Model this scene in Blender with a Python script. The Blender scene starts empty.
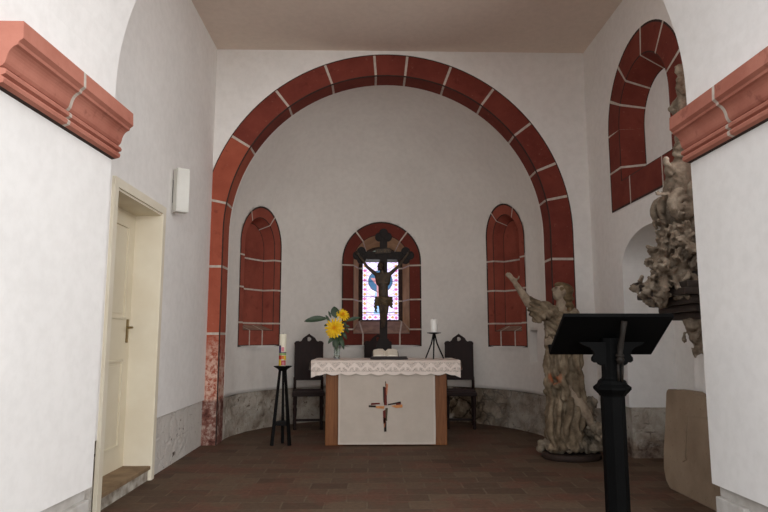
import bpy, bmesh, math, random
from math import sin, cos, pi, radians, sqrt, atan, atan2
from mathutils import Vector, Matrix, noise, Euler
from mathutils.geometry import delaunay_2d_cdt

random.seed(7)
COL = bpy.context.scene.collection
SC = bpy.context.scene

# ------------------------------------------------------------------ camera
EYE = 1.2
FPX = 620.0
PITCH = atan(82/FPX); YAW = radians(1.3)
cam_d = bpy.data.cameras.new('camera'); cam = bpy.data.objects.new('camera', cam_d); COL.objects.link(cam)
cam_d.sensor_width = 36; cam_d.lens = FPX/768*36; cam_d.clip_start = 0.05
cam.location = (0, 0, EYE); cam.rotation_euler = (pi/2+PITCH, 0, -YAW)
SC.camera = cam
_R = cam.rotation_euler.to_matrix()
def at(px, py, Y):
    """world point at depth Y for a position measured on the photograph"""
    d = _R @ Vector((px-384, 256-py, -FPX)); k = Y/d.y
    return Vector((0, 0, EYE)) + d*k

# ------------------------------------------------------------------ materials
def lin(c):
    return tuple(((v/255)/12.92 if v/255 <= .04045 else ((v/255+.055)/1.055)**2.4) for v in c)+(1,)
class N:
    def __init__(s, name):
        s.m = bpy.data.materials.new(name); s.m.use_nodes = True
        s.t = s.m.node_tree; s.b = s.t.nodes['Principled BSDF']; s.out = s.t.nodes['Material Output']
        s._c = None
    def n(s, typ, **kw):
        x = s.t.nodes.new(typ)
        for k, v in kw.items(): setattr(x, k, v)
        return x
    def l(s, a, b): s.t.links.new(a, b)
    def coord(s, kind='Object'):
        if s._c is None: s._c = s.n('ShaderNodeTexCoord')
        return s._c.outputs[kind]
    def pos(s):
        return s.n('ShaderNodeNewGeometry').outputs['Position']
    def noise(s, scale, detail=4, rough=.55, vec=None, dist=0):
        x = s.n('ShaderNodeTexNoise'); x.inputs['Scale'].default_value = scale
        x.inputs['Detail'].default_value = detail; x.inputs['Roughness'].default_value = rough
        x.inputs['Distortion'].default_value = dist
        s.l(vec or s.pos(), x.inputs['Vector']); return x.outputs['Fac']
    def ramp(s, fac, stops):
        r = s.n('ShaderNodeValToRGB'); e = r.color_ramp.elements
        while len(e) < len(stops): e.new(.5)
        for q, (p, c) in zip(e, stops):
            q.position = p; q.color = c if len(c) == 4 else tuple(c)+(1,)
        s.l(fac, r.inputs['Fac']); return r.outputs['Color']
    def mix(s, fac, a, b, blend='MIX'):
        x = s.n('ShaderNodeMix', data_type='RGBA', blend_type=blend)
        for i, v in ((0, fac), (6, a), (7, b)):
            if hasattr(v, 'is_output'): s.l(v, x.inputs[i])
            else: x.inputs[i].default_value = v
        return x.outputs[2]
    def math(s, op, a, b=0, clamp=False):
        x = s.n('ShaderNodeMath', operation=op); x.use_clamp = clamp
        for i, v in enumerate((a, b)):
            if hasattr(v, 'is_output'): s.l(v, x.inputs[i])
            else: x.inputs[i].default_value = v
        return x.outputs[0]
    def maprange(s, v, a, b, c=0, d=1):
        x = s.n('ShaderNodeMapRange'); s.l(v, x.inputs[0])
        for i, q in enumerate((a, b, c, d)): x.inputs[i+1].default_value = q
        return x.outputs[0]
    def bump(s, h, strength=.3, dist=.01):
        x = s.n('ShaderNodeBump'); x.inputs['Strength'].default_value = strength; x.inputs['Distance'].default_value = dist
        s.l(h, x.inputs['Height']); s.l(x.outputs[0], s.b.inputs['Normal'])
    def set(s, col=None, rough=.6, metal=0, spec=None):
        if col is not None:
            if hasattr(col, 'is_output'): s.l(col, s.b.inputs['Base Color'])
            else: s.b.inputs['Base Color'].default_value = col
        s.b.inputs['Roughness'].default_value = rough; s.b.inputs['Metallic'].default_value = metal
        if spec is not None: s.b.inputs['Specular IOR Level'].default_value = spec
        return s.m

def simple(name, c1, c2=None, scale=8, rough=.6, metal=0, bump=0, bd=.004, spec=.3, detail=4, lo=.35, hi=.65):
    n = N(name)
    if c2 is None: c2 = tuple(v*.88 for v in c1)
    f = n.noise(scale, detail)
    c = n.ramp(f, [(lo, lin(c1)), (hi, lin(c2))])
    if bump: n.bump(f, bump, bd)
    return n.set(c, rough, metal, spec)

M = {}
def mk_plaster(name, c1, c2, dirt=None):
    n = N(name)
    f = n.noise(.9, 5, .6); c = n.ramp(f, [(.3, lin(c1)), (.7, lin(c2))])
    f2 = n.noise(14, 4, .6)
    c = n.mix(.10, c, n.ramp(f2, [(.35, (.5, .48, .45, 1)), (.6, (1, 1, 1, 1))]), 'MULTIPLY')
    f3 = n.noise(5, 6, .6); n.bump(f3, .10, .02)
    return n.set(c, .9, 0, .15)
M['plaster'] = mk_plaster('white_plaster', (240, 237, 233), (230, 227, 223))
M['plaster_apse'] = mk_plaster('apse_plaster', (232, 227, 220), (221, 215, 208))
M['ceiling'] = mk_plaster('ceiling_plaster', (234, 220, 207), (224, 210, 197))

def mk_rubble(name, brick=False, white=False):
    n = N(name); p = n.pos()
    f = n.noise(3.0, 8, .70, dist=.3)
    c = n.ramp(f, [(.30, lin((120, 106, 92))), (.44, lin((160, 149, 136))), (.58, lin((188, 180, 168))), (.72, lin((170, 160, 148)))])
    f2 = n.noise(13, 8, .72, dist=.5)
    c = n.mix(n.maprange(f2, .58, .66), c, lin((104, 88, 74)))
    sp = n.n('ShaderNodeSeparateXYZ'); n.l(p, sp.inputs[0])
    v = n.n('ShaderNodeTexVoronoi', feature='DISTANCE_TO_EDGE'); v.inputs['Scale'].default_value = 5
    nn = n.n('ShaderNodeTexNoise'); nn.inputs['Scale'].default_value = 5; nn.inputs['Detail'].default_value = 5; n.l(p, nn.inputs['Vector'])
    mp = n.n('ShaderNodeVectorMath', operation='MULTIPLY_ADD'); mp.inputs[1].default_value = (.3, .3, .3); n.l(nn.outputs['Color'], mp.inputs[0]); n.l(p, mp.inputs[2]); n.l(mp.outputs[0], v.inputs['Vector'])
    e = n.maprange(v.outputs['Distance'], .01, .10, 0, 1)
    if not brick and not white:      # bare brown stones where the limewash has come off, mostly right of the altar
        m = n.math('ADD', n.maprange(sp.outputs[0], .9, 1.35), n.math('MULTIPLY', n.math('SUBTRACT', n.noise(2.6, 5, .6), .5), 2.2))
        m = n.math('MULTIPLY', n.maprange(m, .35, .6), n.maprange(sp.outputs[0], 2.0, 1.5, .25, 1))
        stone = n.ramp(n.noise(6, 5, .65), [(.35, lin((84, 70, 56))), (.5, lin((120, 104, 86))), (.65, lin((156, 142, 124)))])
        stone = n.mix(n.math('SUBTRACT', 1.0, e, True), stone, lin((54, 44, 34)))
        c = n.mix(m, c, stone)
    if brick:
        b = n.n('ShaderNodeTexBrick'); b.inputs['Scale'].default_value = 1
        b.inputs['Brick Width'].default_value = .26; b.inputs['Row Height'].default_value = .085; b.inputs['Mortar Size'].default_value = .008
        cx = n.n('ShaderNodeCombineXYZ'); w = n.math('MULTIPLY', n.math('SUBTRACT', n.noise(6, 4), .5), .05)
        n.l(n.math('ADD', n.math('ADD', sp.outputs[0], sp.outputs[1]), w), cx.inputs[0]); n.l(n.math('ADD', sp.outputs[2], w), cx.inputs[1]); n.l(cx.outputs[0], b.inputs['Vector'])
        c = n.mix(n.math('MULTIPLY', b.outputs['Fac'], n.maprange(n.noise(4, 5), .45, .62, 0, .8)), c, lin((74, 60, 50)))
        low = n.maprange(n.math('ADD', sp.outputs[2], n.math('MULTIPLY', n.math('SUBTRACT', n.noise(7, 5, .65), .5), .35)), .20, .12)
        c = n.mix(n.math('MULTIPLY', low, .85), c, n.ramp(n.noise(9, 5, .65), [(.4, lin((70, 46, 36))), (.6, lin((140, 122, 106)))]))
    if white:
        cr = n.n('ShaderNodeTexNoise'); cr.inputs['Scale'].default_value = 5; cr.inputs['Detail'].default_value = 7; cr.inputs['Roughness'].default_value = .7
        st = n.n('ShaderNodeVectorMath', operation='MULTIPLY'); st.inputs[1].default_value = (1, 1, 2.4); n.l(p, st.inputs[0]); n.l(st.outputs[0], cr.inputs['Vector'])
        c = n.mix(.8, c, lin((214, 209, 202)))
        c = n.mix(n.maprange(cr.outputs['Fac'], .615, .645), c, lin((96, 84, 74)))
    h = n.math('ADD', n.math('MULTIPLY', e, .4), f2)
    n.bump(h, .6, .03)
    return n.set(c, .95, 0, .1)
M['rubble'] = mk_rubble('limewashed_rubble')
M['rubble_brick'] = mk_rubble('limewashed_brick', True)
M['rubble_white'] = mk_rubble('whitewashed_rubble', False, True)
M['base_stone'] = simple('pale_base_stone', (196, 192, 186), (170, 164, 156), 6, .9, bump=.3, bd=.01)

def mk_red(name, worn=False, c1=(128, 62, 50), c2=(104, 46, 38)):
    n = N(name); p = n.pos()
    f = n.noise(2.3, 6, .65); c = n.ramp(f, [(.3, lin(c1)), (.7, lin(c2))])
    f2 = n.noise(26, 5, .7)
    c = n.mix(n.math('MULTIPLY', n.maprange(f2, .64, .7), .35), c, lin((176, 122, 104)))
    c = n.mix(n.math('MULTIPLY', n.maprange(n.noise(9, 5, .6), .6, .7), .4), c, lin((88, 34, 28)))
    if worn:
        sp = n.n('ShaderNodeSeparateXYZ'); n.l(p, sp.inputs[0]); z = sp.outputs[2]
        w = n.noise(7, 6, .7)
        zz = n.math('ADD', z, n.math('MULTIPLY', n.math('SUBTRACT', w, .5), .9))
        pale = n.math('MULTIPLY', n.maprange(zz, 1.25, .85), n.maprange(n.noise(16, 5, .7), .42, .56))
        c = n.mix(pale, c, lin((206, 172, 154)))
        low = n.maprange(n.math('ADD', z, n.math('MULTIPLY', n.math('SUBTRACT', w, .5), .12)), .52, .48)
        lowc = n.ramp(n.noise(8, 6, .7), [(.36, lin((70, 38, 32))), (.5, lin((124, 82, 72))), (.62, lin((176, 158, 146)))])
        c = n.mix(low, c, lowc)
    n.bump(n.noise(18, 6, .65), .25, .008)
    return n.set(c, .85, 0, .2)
M['red'] = mk_red('red_sandstone')
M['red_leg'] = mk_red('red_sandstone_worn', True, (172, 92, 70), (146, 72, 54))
M['red_impost'] = mk_red('red_sandstone_impost', False, (186, 124, 106), (158, 96, 80))
M['red_niche'] = mk_red('red_sandstone_niche', False, (158, 84, 68), (128, 64, 52))
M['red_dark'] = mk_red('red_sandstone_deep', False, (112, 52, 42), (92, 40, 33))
M['mortar'] = simple('pale_joint', (202, 192, 180), (180, 168, 156), 20, .9)
M['line'] = simple('dark_outline', (52, 40, 36), (66, 50, 44), 20, .9)
M['ochre'] = simple('ochre_stone', (184, 150, 108), (156, 122, 86), 5, .9, bump=.2)
M['sill'] = simple('tan_sill_stone', (158, 130, 112), (130, 104, 90), 9, .9, bump=.3)
M['door'] = simple('cream_door_paint', (222, 212, 188), (214, 203, 178), 3, .45, spec=.4)
M['frame'] = simple('cream_frame_paint', (230, 222, 202), (222, 212, 190), 3, .5, spec=.4)
M['brass'] = simple('brass', (150, 132, 88), (120, 100, 64), 20, .35, 1)
M['tread'] = simple('worn_tread_wood', (150, 126, 98), (118, 96, 72), 6, .7, bump=.1)
M['riser'] = simple('chalky_riser', (196, 190, 178), (130, 118, 104), 9, .9, bump=.3)
M['white_box'] = simple('white_box_paint', (218, 217, 210), (210, 208, 200), 5, .5)
M['dark_gap'] = simple('dark_felt', (40, 38, 36), (30, 28, 27), 5, .9)
M['black_wood'] = simple('black_wood', (10, 10, 10), (7, 7, 7), 6, .6, spec=.04, bump=.05)
M['black_iron'] = simple('black_iron', (18, 16, 16), (12, 11, 11), 10, .6, spec=.12)
M['strut'] = simple('dark_turned_wood', (36, 30, 25), (22, 19, 16), 16, .6, spec=.15)
M['bronze'] = simple('dark_bronze', (64, 52, 40), (46, 38, 32), 16, .6, .3)
def mk_wood(name, c1, c2, rough=.5, sx=(6, 40, 2)):
    n = N(name); mp = n.n('ShaderNodeVectorMath', operation='MULTIPLY'); mp.inputs[1].default_value = sx
    n.l(n.coord(), mp.inputs[0]); f = n.noise(1, 5, .6, mp.outputs[0], 1.5)
    c = n.ramp(f, [(.3, lin(c1)), (.7, lin(c2))]); n.bump(f, .08, .004)
    return n.set(c, rough, 0, .2)
M['altar_wood'] = mk_wood('altar_wood', (134, 86, 50), (104, 62, 34), .5, (30, 30, 2.5))
M['chair_wood'] = mk_wood('dark_chair_wood', (40, 23, 19), (28, 16, 14), .6, (14, 14, 3))
M['chair_leather'] = simple('dark_leather', (46, 25, 21), (34, 19, 17), 30, .6, bump=.1)
M['cross_wood'] = mk_wood('cross_wood', (38, 31, 28), (26, 22, 20), .7, (20, 20, 2.5))
M['corpus'] = simple('gilt_bronze_patina', (70, 56, 42), (48, 38, 30), 22, .55, .15, bump=.15)
M['gold'] = simple('dull_gold', (84, 68, 46), (62, 50, 34), 20, .5, .3)
M['linen'] = simple('white_linen', (190, 178, 166), (185, 173, 161), 9, .95, bump=.03, spec=.1)
M['linen_hem'] = simple('linen_hem', (200, 189, 178), (194, 183, 172), 20, .95, spec=.1)
def mk_lace():
    n = N('white_lace'); p = n.coord()
    sp = n.n('ShaderNodeSeparateXYZ'); n.l(p, sp.inputs[0]); x, z = sp.outputs[0], sp.outputs[2]
    per = .145
    fx = n.math('ABSOLUTE', n.math('SUBTRACT', n.math('FRACT', n.math('DIVIDE', x, per)), .5))      # 0 at a motif centre, .5 between
    dz = n.math('MULTIPLY', z, -1/.15)                                                                # 0 top .. 1 hem
    zig = n.math('ABSOLUTE', n.math('SUBTRACT', n.math('ADD', .22, n.math('MULTIPLY', fx, .9)), dz))
    zigm = n.maprange(zig, .05, .13, 1, 0)
    cv = n.math('MULTIPLY', n.maprange(fx, .05, .09, 1, 0), n.math('MULTIPLY', n.maprange(dz, .15, .2), n.maprange(dz, .78, .7)))
    chh = n.math('MULTIPLY', n.maprange(fx, .2, .26, 1, 0), n.maprange(n.math('ABSOLUTE', n.math('SUBTRACT', dz, .42)), .06, .1, 1, 0))
    hem = n.maprange(dz, .80, .86)
    solid = n.math('MAXIMUM', n.math('MAXIMUM', zigm, hem), n.math('MAXIMUM', cv, chh))
    v = n.n('ShaderNodeTexVoronoi', feature='DISTANCE_TO_EDGE'); v.inputs['Scale'].default_value = 75; n.l(p, v.inputs['Vector'])
    hole = n.maprange(v.outputs['Distance'], .12, .3)
    band = n.math('MULTIPLY', n.maprange(dz, .10, .16), n.math('SUBTRACT', 1.0, solid, True), True)
    c = n.mix(n.math('MULTIPLY', n.math('SUBTRACT', 1.0, solid, True), .6), lin((226, 213, 203)), lin((204, 188, 176)))
    n.set(c, .95, 0, .1)
    tr = n.n('ShaderNodeBsdfTransparent'); mx = n.n('ShaderNodeMixShader')
    n.l(n.math('MULTIPLY', n.math('MULTIPLY', hole, band), .6), mx.inputs[0]); n.l(n.b.outputs[0], mx.inputs[1]); n.l(tr.outputs[0], mx.inputs[2]); n.l(mx.outputs[0], n.out.inputs[0])
    return n.m
M['lace'] = mk_lace(); M['lace_top'] = simple('white_damask', (226, 214, 204), (220, 207, 197), 20, .95, spec=.1)
for k, c in dict(maroon=(104, 42, 38), salmon=(196, 128, 96), charcoal=(52, 42, 38), orange=(206, 140, 88), moss=(84, 72, 56)).items():
    M['t_'+k] = simple('thread_'+k, c, None, 30, .9)
M['wax'] = simple('ivory_wax', (232, 226, 206), (226, 219, 198), 6, .5)
M['wax_white'] = simple('white_wax', (240, 238, 232), (234, 231, 224), 6, .5)
for k, c in dict(violet=(62, 44, 96), red=(196, 58, 42), yellow=(232, 196, 60), pink=(214, 128, 140), green=(150, 180, 110), orange=(226, 130, 50)).items():
    M['w_'+k] = simple('wax_'+k, c, None, 10, .5)
M['wick'] = simple('wick', (50, 44, 40), None, 10, .9)
M['paper'] = simple('book_paper', (232, 224, 208), (224, 214, 196), 30, .9)
M['cover'] = simple('book_cover', (44, 32, 30), (34, 26, 24), 10, .6)
M['petal'] = simple('yellow_petal', (244, 208, 40), (236, 186, 26), 20, .6)
M['petal_in'] = simple('golden_floret', (234, 164, 24), (222, 142, 20), 30, .7)
M['leaf'] = simple('dark_green_leaf', (52, 72, 44), (34, 54, 32), 14, .5, spec=.4)
M['stem'] = simple('green_stem', (78, 98, 58), (58, 80, 44), 14, .6)
def mk_glass():
    n = N('vase_glass'); n.set((.82, .9, .86, 1), .05, 0, .5)
    n.b.inputs['Transmission Weight'].default_value = .92; n.b.inputs['IOR'].default_value = 1.3
    return n.m
M['glass'] = mk_glass(); M['pane'] = simple('frosted_pane', (226, 230, 234), None, 10, .4)
def mk_carved(name, c1, c2, c3, scale=9, patch=None):
    n = N(name); p = n.pos()
    f = n.noise(scale, 6, .65); c = n.ramp(f, [(.32, lin(c1)), (.5, lin(c2)), (.68, lin(c3))])
    if patch:
        ctr, rad, pc = patch
        d = n.n('ShaderNodeVectorMath', operation='DISTANCE'); n.l(p, d.inputs[0]); d.inputs[1].default_value = ctr
        dd = n.math('ADD', d.outputs['Value'], n.math('MULTIPLY', n.math('SUBTRACT', n.noise(22, 4, .6), .5), .10))
        c = n.mix(n.maprange(dd, rad, rad*.55), c, lin(pc))
    n.bump(n.noise(40, 5, .7), .35, .006)
    return n.set(c, .8, 0, .2)
M['stat_robe'] = mk_carved('weathered_carved_wood', (72, 59, 44), (116, 101, 82), (150, 135, 114), 7, ((1.83, 6.22, .81), .075, (150, 86, 54)))
M['stat_skin'] = mk_carved('pale_carved_wood', (108, 92, 76), (140, 124, 106), (158, 143, 124), 9)
M['stat_hair'] = mk_carved('brown_carved_hair', (74, 60, 42), (104, 86, 62), (122, 104, 80), 14)
M['stat_rock'] = mk_carved('grey_carved_base', (80, 70, 58), (124, 112, 96), (152, 140, 124), 8)
M['stat_plinth'] = simple('dark_plinth_wood', (54, 38, 30), (40, 29, 24), 8, .7)
M['epi'] = mk_carved('grey_limewood_carving', (84, 71, 58), (128, 114, 98), (160, 147, 130), 10)
M['epi_dark'] = simple('dark_console_wood', (62, 52, 46), (46, 39, 35), 8, .5)
def mk_slab():
    n = N('tombstone'); f = n.noise(2.4, 6, .6); c = n.ramp(f, [(.3, lin((150, 132, 112))), (.7, lin((124, 106, 88)))])
    c = n.mix(n.math('MULTIPLY', n.maprange(n.noise(30, 5, .7), .62, .68), .5), c, lin((92, 76, 62)))
    n.bump(n.noise(12, 7, .65), .4, .01); return n.set(c, .9, 0, .15)
M['slab'] = mk_slab()
def mk_floor():
    n = N('brick_paving'); p = n.pos()
    b = n.n('ShaderNodeTexBrick'); b.offset = .5
    b.inputs['Scale'].default_value = 1; b.inputs['Brick Width'].default_value = .31; b.inputs['Row Height'].default_value = .20
    b.inputs['Mortar Size'].default_value = .009; b.inputs['Mortar Smooth'].default_value = .5; b.inputs['Bias'].default_value = -.1
    b.inputs['Color1'].default_value = lin((102, 83, 66)); b.inputs['Color2'].default_value = lin((78, 59, 46)); b.inputs['Mortar'].default_value = lin((102, 87, 70))
    wn = n.n('ShaderNodeTexNoise'); wn.inputs['Scale'].default_value = 3; n.l(p, wn.inputs['Vector'])
    wa = n.n('ShaderNodeVectorMath', operation='MULTIPLY_ADD'); wa.inputs[1].default_value = (.03, .03, 0); n.l(wn.outputs['Color'], wa.inputs[0]); n.l(p, wa.inputs[2]); n.l(wa.outputs[0], b.inputs['Vector'])
    f = n.noise(1.9, 6, .65); c = n.mix(n.maprange(f, .48, .60), b.outputs['Color'], n.mix(.6, b.outputs['Color'], lin((106, 66, 52))))
    f2 = n.noise(24, 5, .65); c = n.mix(.6, c, n.ramp(f2, [(.3, (.55, .5, .46, 1)), (.65, (1, 1, 1, 1))]), 'MULTIPLY')
    h = n.math('ADD', n.math('MULTIPLY', b.outputs['Fac'], -.6), n.math('MULTIPLY', f2, .4))
    n.bump(h, .4, .01); return n.set(c, .75, 0, .3)
M['floor'] = mk_floor()
def mk_emit(name, c, s):
    n = N(name); n.set((.05, .05, .05, 1), .3); n.b.inputs['Emission Color'].default_value = lin(c); n.b.inputs['Emission Strength'].default_value = s
    return n.m
GE = 1.0
for k, c, s in (('white', (232, 222, 255), 1.45), ('lilac', (206, 172, 240), 1.15), ('pink', (226, 110, 186), 1.0), ('amber', (232, 176, 96), .9), ('blue', (36, 120, 176), .75), ('sky', (150, 196, 246), 1.2),
               ('rose', (226, 150, 160), 1.0), ('violet', (120, 70, 170), .7), ('green', (126, 150, 120), .35), ('dim', (30, 34, 34), .3), ('lead', (40, 34, 60), .15)):
    M['g_'+k] = mk_emit('stained_'+k, c, s*GE)

# ------------------------------------------------------------------ mesh builder
WORLD = {}
def inv_of(parent):
    return WORLD[parent.name].inverted() if parent is not None and parent.name in WORLD else Matrix()
class B:
    def __init__(s): s.bm = bmesh.new(); s.mi = 0
    def _mark(s, faces, smooth=False):
        for f in faces: f.material_index = s.mi; f.smooth = smooth
    def box(s, c, d, rot=None, bev=0):
        m = Matrix.Translation(Vector(c)) @ ((Euler(rot).to_matrix().to_4x4()) if rot else Matrix()) @ Matrix.Diagonal((d[0], d[1], d[2], 1))
        r = bmesh.ops.create_cube(s.bm, size=1, matrix=m)
        fs = list({f for v in r['verts'] for f in v.link_faces}); s._mark(fs)
        if bev:
            es = list({e for v in r['verts'] for e in v.link_edges})
            q = bmesh.ops.bevel(s.bm, geom=es, offset=bev, segments=2, affect='EDGES', profile=.7, clamp_overlap=True)
            s._mark(q['faces'])
        return s
    def bar(s, p, q, w, t=None, up=(0, 0, 1), w2=None, t2=None):
        p = Vector(p); q = Vector(q); t = t or w; w2 = w2 or w; t2 = t2 or t
        d = (q-p).normalized(); u = Vector(up)
        if abs(d.dot(u)) > .95: u = Vector((0, 1, 0))
        a = d.cross(u).normalized(); b = a.cross(d)
        vs = [s.bm.verts.new(c + a*x*ww/2 + b*y*tt/2) for c, ww, tt in ((p, w, t), (q, w2, t2)) for x, y in ((-1, -1), (1, -1), (1, 1), (-1, 1))]
        fs = [s.bm.faces.new([vs[i] for i in f]) for f in ((3, 2, 1, 0), (4, 5, 6, 7), (0, 1, 5, 4), (1, 2, 6, 5), (2, 3, 7, 6), (3, 0, 4, 7))]
        s._mark(fs); return s
    def tube(s, pts, rad, n=8, cap=True, flat=None):
        pts = [Vector(p) for p in pts]
        if not hasattr(rad, '__len__'): rad = [rad]*len(pts)
        rings = []; prev = None
        for i, p in enumerate(pts):
            d = (pts[min(i+1, len(pts)-1)]-pts[max(i-1, 0)]).normalized()
            if prev is None:
                u = Vector((0, 0, 1)) if abs(d.z) < .9 else Vector((1, 0, 0)); a = d.cross(u).normalized()
            else: a = (prev - d*prev.dot(d)).normalized()
            prev = a; b = d.cross(a)
            rings.append([s.bm.verts.new(p+(a*cos(2*pi*k/n)+b*sin(2*pi*k/n)*(flat or 1))*rad[i]) for k in range(n)])
        fs = []
        for r0, r1 in zip(rings, rings[1:]):
            for k in range(n): fs.append(s.bm.faces.new([r0[k], r0[(k+1) % n], r1[(k+1) % n], r1[k]]))
        s._mark(fs, True)
        if cap: s._mark([s.bm.faces.new(rings[0][::-1]), s.bm.faces.new(rings[-1])])
        return s
    def lathe(s, prof, c=(0, 0, 0), n=24, smooth=True, ang=None, mat=None, off=0):
        c = Vector(c); rings = []
        for r, z in prof:
            rings.append([s.bm.verts.new(Vector((r*cos(2*pi*k/n+off), r*sin(2*pi*k/n+off), z))) for k in range(n)])
        fs = []
        for r0, r1 in zip(rings, rings[1:]):
            for k in range(n): fs.append(s.bm.faces.new([r0[k], r0[(k+1) % n], r1[(k+1) % n], r1[k]]))
        s._mark(fs, smooth)
        s._mark([s.bm.faces.new(rings[0][::-1]), s.bm.faces.new(rings[-1])])
        T = Matrix.Translation(c) @ (mat if mat else Matrix())
        for r in rings:
            for v in r: v.co = T @ v.co
        return s
    def ell(s, c, r, rot=None, sub=2):
        if not hasattr(r, '__len__'): r = (r, r, r)
        m = Matrix.Translation(Vector(c)) @ ((Euler(rot).to_matrix().to_4x4()) if rot else Matrix()) @ Matrix.Diagonal((r[0], r[1], r[2], 1))
        q = bmesh.ops.create_icosphere(s.bm, subdivisions=sub, radius=1, matrix=m)
        s._mark(list({f for v in q['verts'] for f in v.link_faces}), True); return s
    def hull(s, ells):
        """convex hull of several ellipsoids given as (centre, radii)"""
        vs = []
        t = bmesh.new()
        for c, r in ells:
            if not hasattr(r, '__len__'): r = (r, r, r)
            bmesh.ops.create_icosphere(t, subdivisions=2, radius=1, matrix=Matrix.Translation(Vector(c)) @ Matrix.Diagonal((r[0], r[1], r[2], 1)))
        pts = [v.co.copy() for v in t.verts]; t.free()
        nv = [s.bm.verts.new(p) for p in pts]
        r = bmesh.ops.convex_hull(s.bm, input=nv)
        junk = [g for g in r['geom_interior'] if isinstance(g, bmesh.types.BMVert)]
        bmesh.ops.delete(s.bm, geom=list(set(junk)), context='VERTS')
        fs = [g for g in r['geom'] if isinstance(g, bmesh.types.BMFace) and g.is_valid]; s._mark(fs, True)
        return s
    def chain(s, pts, rs):
        for i in range(len(pts)-1): s.hull([(pts[i], rs[i]), (pts[i+1], rs[i+1])])
        return s
    def prism(s, poly, f0, f1):
        """poly: 2-D list; f0,f1 map a 2-D point to the two faces"""
        a = [s.bm.verts.new(f0(*p)) for p in poly]; b = [s.bm.verts.new(f1(*p)) for p in poly]
        n = len(poly)
        fs = [s.bm.faces.new(a[::-1]), s.bm.faces.new(b)]
        for i in range(n): fs.append(s.bm.faces.new([a[i], a[(i+1) % n], b[(i+1) % n], b[i]]))
        s._mark(fs); return s
    def quad(s, pts, smooth=False):
        f = s.bm.faces.new([s.bm.verts.new(p) for p in pts]); s._mark([f], smooth); return s
    def grid(s, fn, nu, nv, mat=None, smooth=True):
        vs = [[s.bm.verts.new(fn(i/nu, j/nv)) for j in range(nv+1)] for i in range(nu+1)]
        for i in range(nu):
            for j in range(nv):
                f = s.bm.faces.new([vs[i][j], vs[i+1][j], vs[i+1][j+1], vs[i][j+1]]); f.smooth = smooth
                f.material_index = mat(i, j) if mat else s.mi
        return s
    def remesh(s, voxel, smooth=2, disp=None, recalc=True):
        me = bpy.data.meshes.new('tmp'); s.bm.to_mesh(me); s.bm.free()
        o = bpy.data.objects.new('tmp', me); COL.objects.link(o)
        md = o.modifiers.new('r', 'REMESH'); md.mode = 'VOXEL'; md.voxel_size = voxel
        sm = o.modifiers.new('s', 'SMOOTH'); sm.iterations = smooth; sm.factor = .5
        dg = bpy.context.evaluated_depsgraph_get(); m2 = bpy.data.meshes.new_from_object(o.evaluated_get(dg))
        bpy.data.objects.remove(o); bpy.data.meshes.remove(me)
        s.bm = bmesh.new(); s.bm.from_mesh(m2); bpy.data.meshes.remove(m2); s.bm.normal_update()
        if disp:
            mv = [(v, v.normal.copy()*disp(v.co, v.normal)) for v in s.bm.verts]
            for v, d in mv: v.co += d
        for f in s.bm.faces: f.smooth = True; f.material_index = 0
        return s
    def build(s, name, mats, parent=None, origin=None, recalc=True, solid=0):
        if recalc: bmesh.ops.recalc_face_normals(s.bm, faces=s.bm.faces)
        I = inv_of(parent)
        if origin is not None: I = Matrix.Translation(-Vector(origin))
        bmesh.ops.transform(s.bm, matrix=I, verts=s.bm.verts)
        me = bpy.data.meshes.new(name); s.bm.to_mesh(me); s.bm.free()
        if not isinstance(mats, (list, tuple)): mats = [mats]
        for m in mats: me.materials.append(m)
        o = bpy.data.objects.new(name, me); COL.objects.link(o)
        if parent is not None:
            o.parent = parent
            if parent.name in WORLD: WORLD[o.name] = WORLD[parent.name]
        if origin is not None: o.location = origin
        return o

def tag(o, label=None, cat=None, group=None, kind=None):
    if label: o['label'] = label
    if cat: o['category'] = cat
    if group: o['group'] = group
    if kind: o['kind'] = kind
    return o
def thing(name, label, cat, loc=(0, 0, 0), rz=0, group=None, local=False, kind=None):
    o = bpy.data.objects.new(name, None); COL.objects.link(o); o.empty_display_size = .1
    o.location = loc; o.rotation_euler = (0, 0, rz)
    WORLD[o.name] = Matrix() if local else Matrix.Translation(Vector(loc)) @ Matrix.Rotation(rz, 4, 'Z')
    return tag(o, label, cat, group, kind)
def struct(o, label, cat):
    return tag(o, label, cat, None, 'structure')
def copy_thing(root, loc, rz, label, group=None):
    r = root.copy(); COL.objects.link(r); r.location = loc; r.rotation_euler = (0, 0, rz); r['label'] = label
    if group: r['group'] = group
    for ch in list(root.children):
        c = ch.copy(); COL.objects.link(c); c.parent = r
        for g in list(ch.children):
            d = g.copy(); COL.objects.link(d); d.parent = c
    return r

# ------------------------------------------------------------------ the shell: dimensions
XL, XR = -1.88, 2.64          # chancel side walls
YF0, YF1 = 2.48, 3.56         # near and far face of the chancel arch wall
YA0, YA1 = 7.25, 7.52         # triumphal arch before the apse
ZC = 4.71                     # chancel ceiling
DADO = .50
AX, AR, AZ = .21, 1.94, 2.45  # apse axis, radius, springing

def arc_pts(cx, cz, r, a0, a1, n):
    return [(cx+r*cos(a0+(a1-a0)*k/n), cz+r*sin(a0+(a1-a0)*k/n)) for k in range(n+1)]

# floor
b = B(); b.box((.3, -1.5, -.1), (12, 23, .2)); struct(b.build('floor', M['floor']), 'worn brown brick paving of the chancel floor', 'floor')
# ceiling
b = B(); b.box(((XL+XR)/2, (YF1+YA1)/2+.05, ZC+.1), (XR-XL+.8, YA1-YF1+.4, .2)); struct(b.build('ceiling', M['ceiling']), 'flat grey-brown plaster ceiling of the chancel', 'ceiling')

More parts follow.
